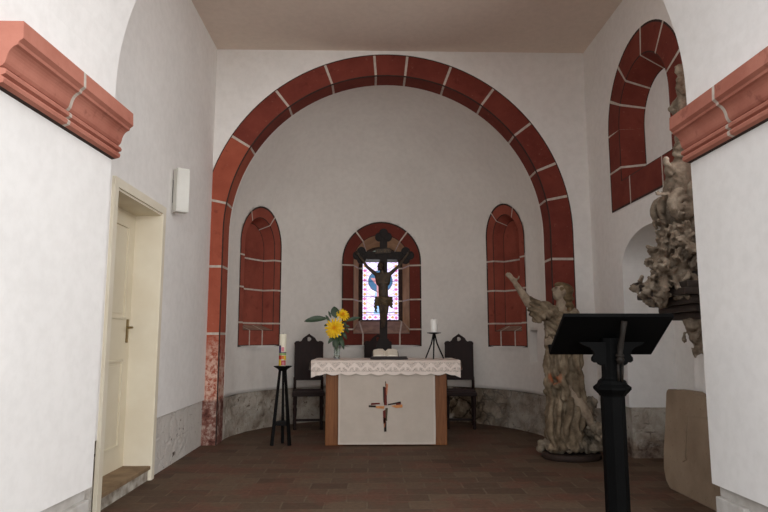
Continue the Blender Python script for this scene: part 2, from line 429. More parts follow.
# chancel arch wall (near): opening -1.515 .. 1.91
FXL, FXR, FZ = -1.515, 1.915, 2.68
SPLAY = .048
FCX, FR = (FXL+FXR)/2, (FXR-FXL)/2
def frontwall(name, poly, y0, y1, m, mats_label, smooth=False):
    b = B(); b.prism(poly, lambda x, z: (x-SPLAY*min(1, max(0, (FCX-x)/FR)), y0, z), lambda x, z: (x, y1, z)); return struct(b.build(name, m), *mats_label)
arc = arc_pts(FCX, FZ, FR, pi, 0, 64)
FD = .395
up_poly = [(-4.6, FD), (FXL, FD)] + arc + [(FXR, FD), (5.2, FD), (5.2, 6.2), (-4.6, 6.2)]
o = frontwall('wall_front', up_poly, YF0, YF1, M['plaster'], ('white plastered near wall with the wide round chancel arch', 'wall'))
for k, (x0, x1, nm) in enumerate(((-4.6, FXL-.03, 'left'), (FXR+.03, 5.2, 'right'))):
    b = B(); b.box(((x0+x1)/2, (YF0+YF1)/2, FD/2), (x1-x0, YF1-YF0-.05, FD))
    xe = x1 if k == 0 else x0; sg = 1 if k == 0 else -1
    # a corner block and a joint strip of the pale stone base
    b.box((xe+sg*.008, YF1-.16, FD/2-.03), (.05, .26, FD-.06), bev=.01)
    b.box((xe+sg*.006, YF0+.38, FD/2-.04), (.05, .7, FD-.09), bev=.012)
    struct(b.build('baseboard_'+nm, M['base_stone']), 'pale stone base under the white %s pier of the chancel arch' % nm, 'wall base')

# imposts
def impost(name, x0, sg, y0, y1, yj, label, splay=0):
    prof = [(0, 2.515), (.112, 2.515), (.116, 2.44), (.098, 2.425), (.095, 2.412), (.082, 2.406), (.072, 2.397), (.064, 2.386), (.0585, 2.374), (.055, 2.361), (.0525, 2.348), (.048, 2.334), (.039, 2.322), (.022, 2.312),
            (.050, 2.308), (.056, 2.298), (.054, 2.286), (.036, 2.278), (.046, 2.272), (.050, 2.262), (.046, 2.248), (.022, 2.240), (0, 2.236)]
    b = B()
    ys = [y0, yj-.012, yj+.012, y1]
    rings = [[b.bm.verts.new((x0-splay*(y1-y)/(y1-y0)+sg*p, y, z)) for i, (p, z) in enumerate(prof)] for y in ys]
    for k, (r0, r1) in enumerate(zip(rings, rings[1:])):
        for i in range(len(prof)):
            f = b.bm.faces.new([r0[i], r0[(i+1) % len(prof)], r1[(i+1) % len(prof)], r1[i]]); f.material_index = 1 if k == 1 else 0
            if i == len(prof)-2: f.material_index = 2
    b.bm.faces.new(rings[0]); b.bm.faces.new(rings[-1][::-1])
    struct(b.build(name, [M['red_impost'], M['mortar'], M['line']]), label, 'impost moulding')
impost('trim_1', FXL, 1, YF0-.004, YF1, 2.99, 'moulded red sandstone impost on the left pier of the near arch', SPLAY)
impost('trim_2', FXR, -1, YF0-.004, YF1, 3.08, 'moulded red sandstone impost on the right pier of the near arch')

# ---- walls with openings, cut by constrained triangulation
def inside(poly, x, y):
    c = False; n = len(poly)
    for i in range(n):
        x0, y0 = poly[i]; x1, y1 = poly[i-1]
        if (y0 > y) != (y1 > y) and x < (x1-x0)*(y-y0)/(y1-y0)+x0: c = not c
    return c
def cut_faces(outer, holes, extra=()):
    vs = []; es = []
    for poly in [outer]+list(holes):
        k = len(vs); vs += [Vector(p) for p in poly]; n = len(poly); es += [(k+i, k+(i+1) % n) for i in range(n)]
    for p in extra:
        if inside(outer, *p) and not any(inside(h, *p) for h in holes): vs.append(Vector(p))
    V, _, F, *_r = delaunay_2d_cdt(vs, es, [], 0, 1e-6)
    out = []
    for f in F:
        c = sum((V[i] for i in f), Vector((0, 0)))/len(f)
        if inside(outer, *c) and not any(inside(h, *c) for h in holes): out.append(f)
    return V, out
def outline(w, zb, zs, rise, n=24, params=None):
    """closed outline of a round-headed opening, half width w; returns (u,v) from bottom left up over the arch to bottom right"""
    pts = []
    for kind, t in params:
        if kind == 'L': pts.append((-w, max(zb, min(zs, t))))
        elif kind == 'A': pts.append((-w*cos(t), zs+rise*sin(t)))
        elif kind == 'R': pts.append((w, max(zb, min(zs, t))))
        elif kind == 'B': pts.append((max(-w, min(w, t)), zb))
    return pts
J = .011
def make_params(zb, zs, legs_l, legs_r, angs, bots, nseg=32):
    """parameter list plus the set of segment indices that are mortar joints"""
    P = []; joints = set()
    P.append(('L', -9))
    for z in sorted(legs_l): P.append(('L', z-J)); joints.add(len(P)-1); P.append(('L', z+J))
    marks = []
    for k in range(nseg+1): marks.append((pi*k/nseg, 0))
    da = J/.55
    for a in angs:
        marks = [m for m in marks if abs(m[0]-a) > da*1.3]; marks += [(a-da, 1), (a+da, 0)]
    marks.sort()
    for a, j in marks:
        P.append(('A', a))
        if j: joints.add(len(P)-1)
    for z in sorted(legs_r, reverse=True): P.append(('R', z+J)); joints.add(len(P)-1); P.append(('R', z-J))
    P.append(('R', -9))
    for u in sorted(bots, reverse=True): P.append(('B', u+J)); joints.add(len(P)-1); P.append(('B', u-J))
    return P, joints
def surround(name, fmap, loops, params, joints, mats, label, cat, fill=None, jointed=None):
    """loops: (w, zb, zs, rise, depth, material index of the band that follows, bottom material)"""
    b = B(); rings = []
    for w, zb, zs, rise, dep, mi, mb in loops:
        rings.append([b.bm.verts.new(fmap(u, v, dep)) for u, v in outline(w, zb, zs, rise, params=params)])
    n = len(params)
    bot0 = next(i for i, p in enumerate(params) if p == ('R', -9))
    for k in range(len(rings)-1):
        mi, mb = loops[k][5], loops[k][6]
        for i in range(n):
            q = [rings[k][i], rings[k][(i+1) % n], rings[k+1][(i+1) % n], rings[k+1][i]]
            f = b.bm.faces.new(q)
            m = mb if i >= bot0 else mi
            if i in joints and (jointed is None or k in jointed): m = 1
            f.material_index = m
    if fill is not None:
        w, zb, zs, rise, dep = loops[-1][:5]
        po = []
        for q in outline(w, zb, zs, rise, params=params):
            if not po or (Vector(q)-Vector(po[-1])).length > 2e-4: po.append(q)
        ex = [(-w+2*w*i/16, zb+(zs+rise-zb)*j/16) for i in range(1, 16) for j in range(1, 16)]
        V, F = cut_faces(po, [], ex); vs = [b.bm.verts.new(fmap(p.x, p.y, dep)) for p in V]
        for q in F:
            f = b.bm.faces.new([vs[i] for i in q]); f.material_index = fill; f.smooth = True
    bmesh.ops.dissolve_degenerate(b.bm, edges=b.bm.edges, dist=1e-5)
    return struct(b.build(name, mats), label, cat)

# right wall: window + arched recess
WR = dict(c=5.74, w=.83, zb=2.56, zs=3.41, rise=.80)
NR = dict(c=5.73, w=.66, zb=-.05, zs=1.92, rise=.35)
def arch_hole(c, w, zb, zs, rise, n=40): return [(c-w, zb)] + [(c-w*cos(pi*k/n), zs+rise*sin(pi*k/n)) for k in range(n+1)] + [(c+w, zb)]
def wall_plane(name, outer, holes, fm, th, mats, label, cat, matfn=None):
    V, F = cut_faces(outer, holes)
    b = B(); v0 = [b.bm.verts.new(fm(p.x, p.y, 0)) for p in V]; v1 = [b.bm.verts.new(fm(p.x, p.y, th)) for p in V]
    for f in F: b.bm.faces.new([v0[i] for i in f]); b.bm.faces.new([v1[i] for i in f][::-1])
    for poly in [outer]+list(holes):
        ids = []
        for p in poly:
            ids.append(min(range(len(V)), key=lambda i: (V[i].x-p[0])**2+(V[i].y-p[1])**2))
        for i in range(len(ids)):
            a, c = ids[i], ids[(i+1) % len(ids)]
            if a != c:
                try: b.bm.faces.new([v0[a], v0[c], v1[c], v1[a]])
                except ValueError: pass
    for v in list(b.bm.verts):
        if not v.link_faces: b.bm.verts.remove(v)
    return struct(b.build(name, mats), label, cat)
rmap = lambda y, z, d: (XR+d, y, z)
nh = arch_hole(NR['c'], NR['w'], DADO, NR['zs'], NR['rise'])
outer = [(YF1-.02, DADO), (nh[0][0], DADO)] + nh[1:-1] + [(nh[-1][0], DADO), (YA0+.02, DADO), (YA0+.02, ZC+.02), (YF1-.02, ZC+.02)]
WS = dict(c=4.04, w=.30, zb=2.55, zs=3.60, rise=.30)  # extra opening hidden behind the pier, added to let more light into the chancel
wall_plane('wall_right', outer, [arch_hole(**WR), arch_hole(**WS)], rmap, .5, M['plaster'], 'white plastered right wall with window and arched recess', 'wall')
b = B()
for y0, y1 in ((YF1, NR['c']-NR['w']-.0), (NR['c']+NR['w'], YA0)): b.box((XR+.27, (y0+y1)/2, DADO/2), (.5, y1-y0, DADO))
b.box((XR+.77, NR['c'], DADO/2), (.5, 1.36, DADO))
struct(b.build('baseboard_side', M['rubble_brick']), 'bare limewashed brick base along the right wall', 'wall base')
b = B(); b.box((XR+.75, NR['c'], 1.43+.2), (.5, 1.42, 2.26)); struct(b.build('wall_recess', M['plaster']), 'white back wall of the arched recess at the right', 'wall')

P, JT = make_params(0, 0, [2.98, 3.40], [2.98], [radians(t) for t in (27, 54, 95, 129, 163)], [-.35, .35])
wm = lambda u, v, d: (XR-.004+d, WR['c']-u, v)
surround('window_4', wm, [(.842, 2.548, 3.41, .812, 0.0, 2, 2), (.822, 2.57, 3.41, .79, 0, 0, 0), (.555, 2.83, 3.39, .56, 0, 2, 2), (.545, 2.84, 3.39, .55, .004, 0, 0), (.445, 2.93, 3.37, .45, .22, 2, 2), (.435, 2.94, 3.37, .44, .225, 3, 3)],
         P, JT, [M['red'], M['mortar'], M['line'], M['plaster']], 'tall round-headed blind window in red sandstone high on the right wall', 'window', fill=3)

P, JT = make_params(0, 0, [3.0, 3.4], [3.0, 3.4], [pi*.3, pi*.7], [])
wm5 = lambda u, v, d: (XR-.004+d, WS['c']-u, v)
surround('added_window', wm5, [(.31, 2.54, 3.60, .31, 0, 2, 2), (.29, 2.56, 3.60, .29, 0, 0, 0), (.25, 2.60, 3.59, .25, .0, 0, 0), (.22, 2.64, 3.58, .22, .30, 2, 2), (.21, 2.65, 3.58, .21, .30, 3, 3)],
         P, JT, [M['red'], M['mortar'], M['line'], M['pane']], 'unseen narrow round-headed window added in the right wall to light the chancel', 'window', fill=3)

# left wall with door opening
DY0, DY1, DZ = 4.50, 5.54, 2.31
lmap = lambda y, z, d: (XL-d, y, z)
outer = [(YF1-.02, DADO), (DY0, DADO), (DY0, DZ), (DY1, DZ), (DY1, DADO), (YA0+.02, DADO), (YA0+.02, ZC+.02), (YF1-.02, ZC+.02)]
wall_plane('wall_left', outer, [], lmap, .4, M['plaster'], 'white plastered left wall with the cream door', 'wall')
b = B()
for y0, y1 in ((YF1, DY0), (DY1, YA0)): b.box((XL-.22, (y0+y1)/2, DADO/2), (.4, y1-y0, DADO))
struct(b.build('baseboard_door', M['rubble_white']), 'bare limewashed base along the left wall beside the door', 'wall base')

# arch wall before the apse
RO = 2.215   # outer radius of the red ring
ring_out = arc_pts(AX, AZ, RO, pi, 0, 64)
poly = [(-2.4, 0), (AX-RO, 0)] + ring_out + [(AX+RO, 0), (3.2, 0), (3.2, ZC+.1), (-2.4, ZC+.1)]
b = B(); b.prism(poly, lambda x, z: (x, YA0, z), lambda x, z: (x, YA1+.02, z)); struct(b.build('wall_back', M['plaster']), 'white plastered wall around the red apse arch', 'wall')
b = B(); b.box(((AX+RO+XR)/2+.02, YA0-.006, .2), (XR-AX-RO+.03, .03, .4)); struct(b.build('baseboard_back', M['rubble']), 'short bare base right of the apse arch', 'wall base')
# red ring
def apse_ring():
    P = [('L', 0.0)]; joints = set(); J2 = .014
    for z in (.5, 1.25, 2.03):
        P.append(('L', z-J2))
        if z > .6: joints.add(len(P)-1)
        P.append(('L', z+J2))
        marks = [(pi*k/64, 0) for k in range(65)]
    for a in [radians(t) for t in (9.9, 31.7, 51.9, 69.6, 85.7, 96.3, 110.7, 126.1, 142.3, 157.4, 168.4)]:
        da = J2/2.05
        marks = [m for m in marks if abs(m[0]-a) > da*1.2] + [(a-da, 1), (a+da, 0)]
    marks.sort()
    for a, j in marks:
        P.append(('A', a))
        if j: joints.add(len(P)-1)
    for z in (2.13, 1.37, .5):
        P.append(('R', z+J2))
        if z > .6: joints.add(len(P)-1)
        P.append(('R', z-J2))
    P.append(('R', 0.0))
    b = B(); rings = []
    # (radius, y, material of following band)
    spec = [(RO, YA1, 0), (RO, YA0-.004, 2), (RO-.012, YA0-.004, 0), (AR+.010, YA0-.004, 2), (AR, YA0+.0, 2), (AR-.002, YA0+.012, 0), (AR-.002, YA1+.012, 0), (AR+.1, YA1+.014, 0)]
    for r, y, mi in spec:
        o = []
        for kind, t in P:
            if kind == 'L': p = (AX-r, t)
            elif kind == 'R': p = (AX+r, t)
            else: p = (AX-r*cos(t), AZ+r*sin(t))
            o.append(b.bm.verts.new((max(p[0], XL-.04), y, min(p[1], ZC-.01))))
        rings.append(o)
    for k in range(len(rings)-1):
        for i in range(len(P)-1):
            q = []
            for v in (rings[k][i], rings[k][i+1], rings[k+1][i+1], rings[k+1][i]):
                q.append(v)
            f = b.bm.faces.new(q)
            m = spec[k][2]
            if i in joints and m == 0: m = 1
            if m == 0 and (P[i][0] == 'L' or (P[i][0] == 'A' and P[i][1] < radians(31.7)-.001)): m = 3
            f.material_index = m
    bmesh.ops.dissolve_degenerate(b.bm, edges=b.bm.edges, dist=1e-5)
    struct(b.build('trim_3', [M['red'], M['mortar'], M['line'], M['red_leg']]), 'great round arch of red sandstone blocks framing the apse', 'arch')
apse_ring()

# apse
def amap(u, v, d=0):
    t = u/AR; r = (AR if v <= AZ else sqrt(max(AR*AR-(v-AZ)**2, 1e-6)))+d
    return (AX+r*sin(t), YA1+r*cos(t), v)
CW = dict(c=-.035, w=.60, zb=1.09, zs=2.36, rise=.60)
LN = dict(c=radians(-62.95)*AR, w=.45, zb=1.10, zs=2.45, rise=.52)
RN = dict(c=radians(60.6)*AR, w=.385, zb=1.09, zs=2.58, rise=.46)
AU = [(2.50, .89), (2.50, 1.30), (2.69, 1.30), (2.69, .89)]
half = pi/2*AR
ZT = 3.4; NTH = 96
ZS = [DADO+(ZT-DADO)*k/58 for k in range(1, 58)]
outer = [(-half+2*half*k/NTH, DADO) for k in range(NTH+1)] + [(half, z) for z in ZS] + [(half-2*half*k/NTH, ZT) for k in range(NTH+1)] + [(-half, z) for z in ZS[::-1]]
extra = [(-half+2*half*k/NTH, z) for k in range(1, NTH) for z in ZS]
V, F = cut_faces(outer, [arch_hole(**CW), arch_hole(**LN), arch_hole(**RN), AU], extra)
b = B(); vv = [b.bm.verts.new(amap(p.x, p.y)) for p in V]
for f in F: b.bm.faces.new([vv[i] for i in f])
v0 = math.asin((ZT-AZ)/AR); ND = 26
for j in range(ND):
    a0 = v0+(pi/2-v0)*j/ND; a1 = v0+(pi/2-v0)*(j+1)/ND
    for k in range(NTH):
        t0 = -pi/2+pi*k/NTH; t1 = t0+pi/NTH
        pt = lambda t, a: (AX+AR*cos(a)*sin(t), YA1+AR*cos(a)*cos(t), AZ+AR*sin(a))
        q = [pt(t0, a0), pt(t1, a0), pt(t1, a1), pt(t0, a1)]
        if j == ND-1: q = q[:3]
        b.bm.faces.new([b.bm.verts.new(p) for p in q])
bmesh.ops.remove_doubles(b.bm, verts=b.bm.verts, dist=2e-4)
for f in b.bm.faces: f.smooth = True
for v in list(b.bm.verts):
    if not v.link_faces: b.bm.verts.remove(v)
o = b.build('wall_apse', M['plaster_apse']); struct(o, 'curved white plaster wall and half dome of the apse', 'wall')
# face normals inward then give the wall thickness outwards
md = o.modifiers.new('thick', 'SOLIDIFY'); md.thickness = .5; md.offset = 1; md.use_even_offset = False
me = o.data
fp = me.polygons[0]; cdir = Vector((AX, YA1, fp.center.z))-fp.center
if fp.normal.dot(cdir) > 0: md.offset = -1
# rubble base of the apse
b = B()
def bfn(i, j):
    t = -pi/2+pi*i; z = -.02+(DADO+.02)*j
    h = noise.noise(Vector((t*3, z*5, 1)))*.018+noise.noise(Vector((t*9, z*14, 5)))*.010
    top = .02*noise.noise(Vector((t*4, 0, 9)))
    r = AR+.022+h+(.0 if j < 1 else 0)
    return (AX+r*sin(t), YA1+r*cos(t), z+(top if j > .95 else 0))
b.grid(bfn, 200, 24)
b.grid(lambda i, j: (AX+(AR+.002+.3*j)*sin(-pi/2+pi*i), YA1+(AR-.01+.3*j)*cos(-pi/2+pi*i), DADO+.002), 64, 1)
struct(b.build('baseboard_apse', M['rubble']), 'curved bare rubble base under the apse plaster', 'wall base')

# outer masonry shell round the apse and the chancel
b = B(); RX = AR+.62
def osh(i, j):
    t = -pi/2+pi*i; h = -.05+5.2*j
    return (AX+RX*sin(t), YA1+RX*cos(t), h)
b.grid(osh, 48, 2); b.box((AX, YA1+1.2, 5.2), (5.6, 2.9, .2)); 
struct(b.build('wall_outside', M['rubble']), 'outer masonry of the apse', 'wall')

# blind niches of the apse
def niche(name, D, label):
    c, w, zb, zs, rise = D['c'], D['w'], D['zb'], D['zs'], D['rise']
    P, JT = make_params(zb, zs, [1.40, 1.86, 2.28], [1.40, 1.86, 2.28], [pi*.30, pi*.70], [-.16, .12])
    fm = lambda u, v, d: amap(c+u, v, d)
    B1 = .115
    surround(name, fm, [(w+.012, zb-.012, zs, rise+.012, -.003, 2, 2), (w-.011, zb+.011, zs, rise-.011, -.003, 0, 0), (w-B1, zb+.2, zs-.02, rise-B1, -.003, 2, 2), (w-B1-.008, zb+.208, zs-.02, rise-B1-.008, .004, 0, 3), (w-B1-.05, zb+.27, zs-.03, rise-B1-.05, .16, 2, 3), (w-B1-.058, zb+.275, zs-.03, rise-B1-.058, .162, 0, 0)],
             P, JT, [M['red_niche'], M['mortar'], M['line'], M['sill']], label, 'niche', fill=0)
    b = B()
    for z in (1.40, 1.86, 2.28):   # joints across the blind back
        hw = w-B1-.06
        b.grid(lambda i, j: fm(-hw+2*hw*i, z-J+2*J*j, .158), 12, 1)
    return b
for nm, D, lb in (('window_2', LN, 'left blind round-headed niche of red sandstone in the apse wall'), ('window_3', RN, 'right blind round-headed niche of red sandstone in the apse wall')):
    bj = niche(nm, D, lb); par = bpy.data.objects[nm]
    bj.build('joint_lines', M['mortar'], par)
# small cupboard recess (aumbry)
b = B(); u0, u1, z0, z1 = 2.50, 2.69, .89, 1.30
cs = [(u0, z0), (u0, z1), (u1, z1), (u1, z0)]
for i in range(4):
    a, c = cs[i], cs[(i+1) % 4]; b.quad([amap(*a, 0), amap(*c, 0), amap(*c, .16), amap(*a, .16)])
b.quad([amap(*p, .16) for p in cs]); struct(b.build('trim_4', M['plaster_apse']), 'small square recess in the apse wall behind the statue', 'wall recess')

# centre window with stained glass
c = CW['c']; fm = lambda u, v, d: amap(c+u, v, d)
P, JT = make_params(0, 0, [1.33, 1.78, 2.30], [1.33, 1.78, 2.30], [pi*.27, pi*.73], [-.28, .28])
surround('window_1', fm, [(.612, 1.078, 2.36, .612, -.003, 2, 2), (.589, 1.10, 2.36, .589, -.003, 0, 0), (.435, 1.26, 2.36, .42, -.003, 2, 2), (.427, 1.268, 2.36, .412, .006, 3, 4), (.290, 1.46, 2.36, .29, .40, 2, 2), (.235, 1.485, 2.36, .245, .40, 2, 2), (.235, 1.485, 2.36, .245, .43, 2, 2)],
         P, JT, [M['red_dark'], M['mortar'], M['line'], M['ochre'], M['sill']], 'round-headed stained-glass window in red sandstone behind the crucifix', 'window')
W1 = bpy.data.objects['window_1']
GN = ['g_white', 'g_lilac', 'g_pink', 'g_amber', 'g_blue', 'g_sky', 'g_rose', 'g_violet', 'g_green', 'g_dim', 'g_lead']; G = {k[2:]: i for i, k in enumerate(GN)}
NU, NV = 60, 140
def gcol(i, j):
    u = (i+.5)/NU*2-1; v = (j+.5)/NV
    x = u*.24; z = 1.475+v*1.14
    if z > 2.50:
        if 2.50 < z < 2.525: return G['dim']
        if abs(x) > .215: return G['dim']
        if 2.53 < z < 2.57 and (i % 6) in (2, 3): return G['white']
        if 2.575 < z < 2.6: return G['green']
        return G['dim']
    if z > 2.40: return G['dim']
    bx = abs(x) > .175; bz = z < 1.56
    bx = abs(x) > .172; bz = z < 1.57
    if bx or bz:
        if abs(abs(x)-.178) < .0045 and z > 1.57 or abs(z-1.565) < .0045: return G['lilac']
        a, t = (z-1.48, abs(x)-.206) if bx else (x+.4, z-1.525)
        q = a/.075; k = int(math.floor(q)); fq = abs(q-k-.5)
        if abs(t)/.026+fq/.42 < 1: return [G['pink'], G['amber']][k % 2]
        if abs(t)/.034+fq/.50 > 1.55: return G['violet'] if k % 3 == 0 else G['lilac']
        return G['white']
    dx, dz = x, z-2.10
    rr = sqrt(dx*dx*1.25+dz*dz)
    if rr < .180:
        if rr > .170: return G['lead']
        if abs(dx+.05+dz*.7) < .045 and dz < .05: return G['rose']
        if dx*dx+(dz-.06)**2 < .0022: return G['amber']
        if abs(dx) < .045 and dz < .02: return G['rose']
        return G['blue']
    if z < 1.92 and abs(x) < .07+.05*(1.92-z): return G['rose'] if abs(x+.02) < .03 and z > 1.75 else G['sky']
    if abs((z*7+x*5) % 1-.5) < .05 or abs((z*7-x*5) % 1-.5) < .05: return G['lilac']
    return G['white']
b = B()
def gfn(i, j):
    u = (i*2-1)*.24; v = 1.475+j*1.14
    return fm(u, v, .425)
b.grid(gfn, NU, NV, mat=gcol, smooth=False)
b.build('stained_glass', [M[k] for k in GN], W1)
b = B()
for z in (1.60, 1.85, 2.10, 2.49): b.bar(fm(-.235, z, .41), fm(.235, z, .41), .008)
b.build('glazing_bars', M['line'], W1)

# ------------------------------------------------------------------ door
d = thing('door_1', 'cream panelled door in its deep frame on the left wall', 'door', (XL, (DY0+DY1)/2, 0), kind='structure')
b = B(); XD = XL-.22
FWD = .07
for y0, y1 in ((DY0-FWD+.02, DY0+.02), (DY1-.02, DY1+FWD-.02)): b.box((XL+.01, (y0+y1)/2, (DZ+.05)/2), (.03, y1-y0, DZ+.05), bev=.004)
b.box((XL+.01, (DY0+DY1)/2, DZ+.03), (.031, DY1-DY0+2*FWD-.04, .07), bev=.004)
for y in (DY0+.012, DY1-.012): b.box((XL-.12, y, DZ/2), (.26, .024, DZ))
b.box((XL-.12, (DY0+DY1)/2, DZ-.011), (.26, DY1-DY0, .022))
b.build('door_frame', M['frame'], d)
b = B(); ym = (DY0+DY1)/2; lw = DY1-DY0-.05
b.box((XD-.02, ym, (DZ+.11)/2), (.04, lw, DZ-.13))
def panel(z0, z1):
    y0, y1 = ym-lw/2+.15, ym+lw/2-.15
    for r in ((y0, y0+.018, z0, z1), (y1-.018, y1, z0, z1), (y0, y1, z0, z0+.018), (y0, y1, z1-.018, z1)):
        b.box((XD+.004, (r[0]+r[1])/2, (r[2]+r[3])/2), (.02, r[1]-r[0], r[3]-r[2]), bev=.003)
    b.box((XD+.002, (y0+y1)/2, (z0+z1)/2), (.008, y1-y0-.09, z1-z0-.09), bev=.003)
panel(.30, 1.02); panel(1.36, 2.16)
leaf = b.build('door_leaf', M['door'], d)
b = B(); hy = ym+lw/2-.07
b.box((XD+.004, hy, 1.26), (.008, .04, .2), bev=.003)
b.tube([(XD+.005, hy, 1.29), (XD+.05, hy, 1.29), (XD+.055, hy-.02, 1.29), (XD+.052, hy-.11, 1.285)], .009, 8)
b.build('door_handle', M['brass'], leaf)
b = B(); b.box((XL-.12, ym, .105), (.27, DY1-DY0-.04, .03), bev=.006); b.build('threshold', M['tread'], d)
b = B(); b.box((XL-.13, ym, .045), (.25, DY1-DY0-.04, .09)); b.build('riser', M['riser'], d)

# wall box
p0 = at(181, 191, 5.95)
sp = thing('loudspeaker', 'slim white wall-mounted box beside the door frame on the left wall', 'loudspeaker', (XL+.085, 5.80, 2.375), radians(-52))
W = WORLD[sp.name]
def LB(b, c, dd, bev=0):
    m = W @ Matrix.Translation(Vector(c)); 
    b.box(m.translation, dd, (0, 0, radians(-52)), bev)
b = B(); LB(b, (0, 0, .21), (.10, .12, .42), .006); b.build('cabinet', M['white_box'], sp)
b = B(); LB(b, (.052, 0, .21), (.006, .104, .40), .002); b.build('grille', M['white_box'], sp)
b = B(); b.box((XL+.02, 5.83, 2.585), (.05, .03, .22)); b.build('bracket', M['dark_gap'], sp)

# ------------------------------------------------------------------ altar
AL = (.19, 7.58, 0)
x0, x1 = -.50, .88; yF = 7.22; zT = .945
al = thing('altar', 'wooden block altar with curved orange-brown side panels in the apse mouth', 'altar', AL)
b = B(); b.box((.19, yF+.36, .42+.03), (x1-x0-.06, .62, .82)); b.build('core', M['altar_wood'], al)
for xa, xb in ((x0, x0+.20), (x1-.20, x1)):
    b = B(); poly = [(xa, .03), (xb, .03), (xb, zT-.05), (xa, zT-.05)]
    b.box(((xa+xb)/2, yF+.35, (zT-.05)/2), (xb-xa, .74, zT-.05), bev=.012); b.build('side_panel', M['altar_wood'], al)
b = B(); b.box((.19, yF+.36, zT-.028), (1.66, .80, .046), bev=.006); b.build('tabletop', M['altar_wood'], al)
b = B(); b.box((.19, yF+.36, .015), (1.12, .66, .03)); b.box((.19, yF+.02, .017), (1.14, .04, .03)); b.build('plinth', M['altar_wood'], al)

# antependium with embroidered cross
ax0, ax1 = -.352, .742; yA = yF-.056
an = thing('altar_frontal', 'plain white linen frontal with embroidered cross hanging before the altar', 'altar cloth', ((ax0+ax1)/2, yA, .03))
def fold(x, z): return .004*sin(x*9+1)+.003*sin(x*23+z*2)
b = B()
b.grid(lambda i, j: (ax0+(ax1-ax0)*i+.004*sin(j*7), yA-.004-fold(ax0+(ax1-ax0)*i, j)*(1-j*.6), .02+.895*j), 60, 30)
b.grid(lambda i, j: (ax0+(ax1-ax0)*i+.004*sin(j*7), yA+.004-fold(ax0+(ax1-ax0)*i, j)*(1-j*.6), .02+.895*j), 60, 30)
b.build('cloth', M['linen'], an)
b = B()
for xx in (ax0+.012, ax1-.012): b.bar((xx, yA-.010, .02), (xx, yA-.010, .90), .022, .004, up=(0, 1, 0))
b.bar((ax0, yA-.0105, .03), (ax1, yA-.0105, .03), .022, .004, up=(0, 1, 0)); b.build('hem', M['linen_hem'], an)
b = B(); mats = ['t_maroon', 't_salmon', 't_charcoal', 't_orange', 't_moss']
def patch(pts, mi):
    b.mi = mi
    q = [at(355+px/7.31, 370+py/7.31, yA-.018) for px, py in pts]
    b.prism([(i, 0) for i in range(len(q))], lambda i, _: q[int(i)]-Vector((0, 0, 0)), lambda i, _: q[int(i)]+Vector((0, .006, 0)))
patch([(204, 122), (218, 122), (214, 258), (208, 230)], 2); patch([(214, 124), (232, 128), (234, 258), (212, 258)], 0); patch([(224, 90), (232, 102), (242, 104), (236, 182), (228, 182)], 1); patch([(221, 84), (227, 84), (227, 122), (222, 122)], 4)
patch([(118, 242), (180, 240), (184, 250), (116, 256)], 0); patch([(100, 258), (152, 260), (152, 274), (100, 272)], 2); patch([(152, 264), (216, 264), (212, 284), (154, 280)], 3)
patch([(240, 250), (334, 230), (336, 242), (240, 258)], 2); patch([(262, 262), (346, 252), (348, 274), (300, 278)], 3); patch([(300, 246), (338, 240), (334, 252), (300, 256)], 0)
patch([(204, 300), (222, 290), (226, 390), (208, 392)], 0); patch([(222, 280), (240, 278), (234, 370), (222, 380)], 4); patch([(208, 350), (224, 350), (222, 420), (212, 420)], 1); patch([(214, 380), (230, 380), (230, 450), (214, 452)], 2)
b.build('embroidered_cross', [M[m] for m in mats], an)

# lace tablecloth
tc = thing('tablecloth', 'white lace-edged cloth with scalloped hem lying over the altar top', 'tablecloth', (.19, 7.58, zT))
tx0, tx1 = -.665, 1.035; ty0, ty1 = yF-.062, yF+.765
b = B()
b.grid(lambda i, j: (tx0+(tx1-tx0)*i, ty0+(ty1-ty0)*j, zT+.004+.002*sin(i*40)*sin(j*9)), 40, 10); b.build('top_sheet', M['lace_top'], tc)
b = B()
def lf(i, j):
    x = tx0+(tx1-tx0)*i; per = .17
    s = abs(sin((x-tx0)*pi/per)); dep = .145+.022*s
    edge = min(i, 1-i)
    if edge < .04: dep += .05*(1-edge/.04)
    y = ty0-.006-.020*sin(min(j*1.2, 1)*pi/2)-.008*sin(x*21)*j
    if edge < .03: y += .02*j
    return (x, y, zT+.003-dep*j)
b.grid(lf, 140, 14); b.build('lace_border', M['lace'], tc)
for sgn, xe in ((-1, tx0), (1, tx1)):
    b = B()
    b.grid(lambda i, j: (xe+sgn*(.012*sin(min(j*2, 1)*pi/2)+.01*j+.006*sin(i*22)*j), ty0+(ty1-ty0)*i, zT+.003-(.10+.015*abs(sin(i*9)))*j), 40, 8); b.build('side_drop', M['lace'], tc)

# ------------------------------------------------------------------ things on the altar
zc = zT+.006
# crucifix
yC = 7.78
pc = at(383.5, 300, yC).x
cr = thing('crucifix', 'tall dark wooden crucifix with trefoil ends standing on the altar', 'crucifix', (pc, yC, zc))
zt = at(383, 229, yC).z; za = at(383, 255.5, yC).z; hw = .385
b = B()
b.bar((pc, yC, zc+.2), (pc, yC, zt-.08), .094, .055, up=(0, 1, 0)); b.bar((pc-hw+.07, yC, za), (pc+hw-.07, yC, za), .094, .053, up=(0, 1, 0))
def trefoil(cx, cz, dx, dz):
    for q, (ox, oz) in enumerate(((dx, dz), (dz, dx), (-dz, -dx), (0, 0))):
        m = Matrix.Rotation(pi/2, 4, 'X'); h = .036-.0025*q
        b.lathe([(.001, -h), (.050, -h), (.056, -h+.008), (.056, h-.008), (.050, h), (.001, h)], (cx+ox*.052, yC, cz+oz*.052), 18, smooth=False, mat=m)
trefoil(pc, zt-.105, 0, 1); trefoil(pc-hw+.105, za, -1, 0); trefoil(pc+hw-.105, za, 1, 0)
b.build('cross', M['cross_wood'], cr)
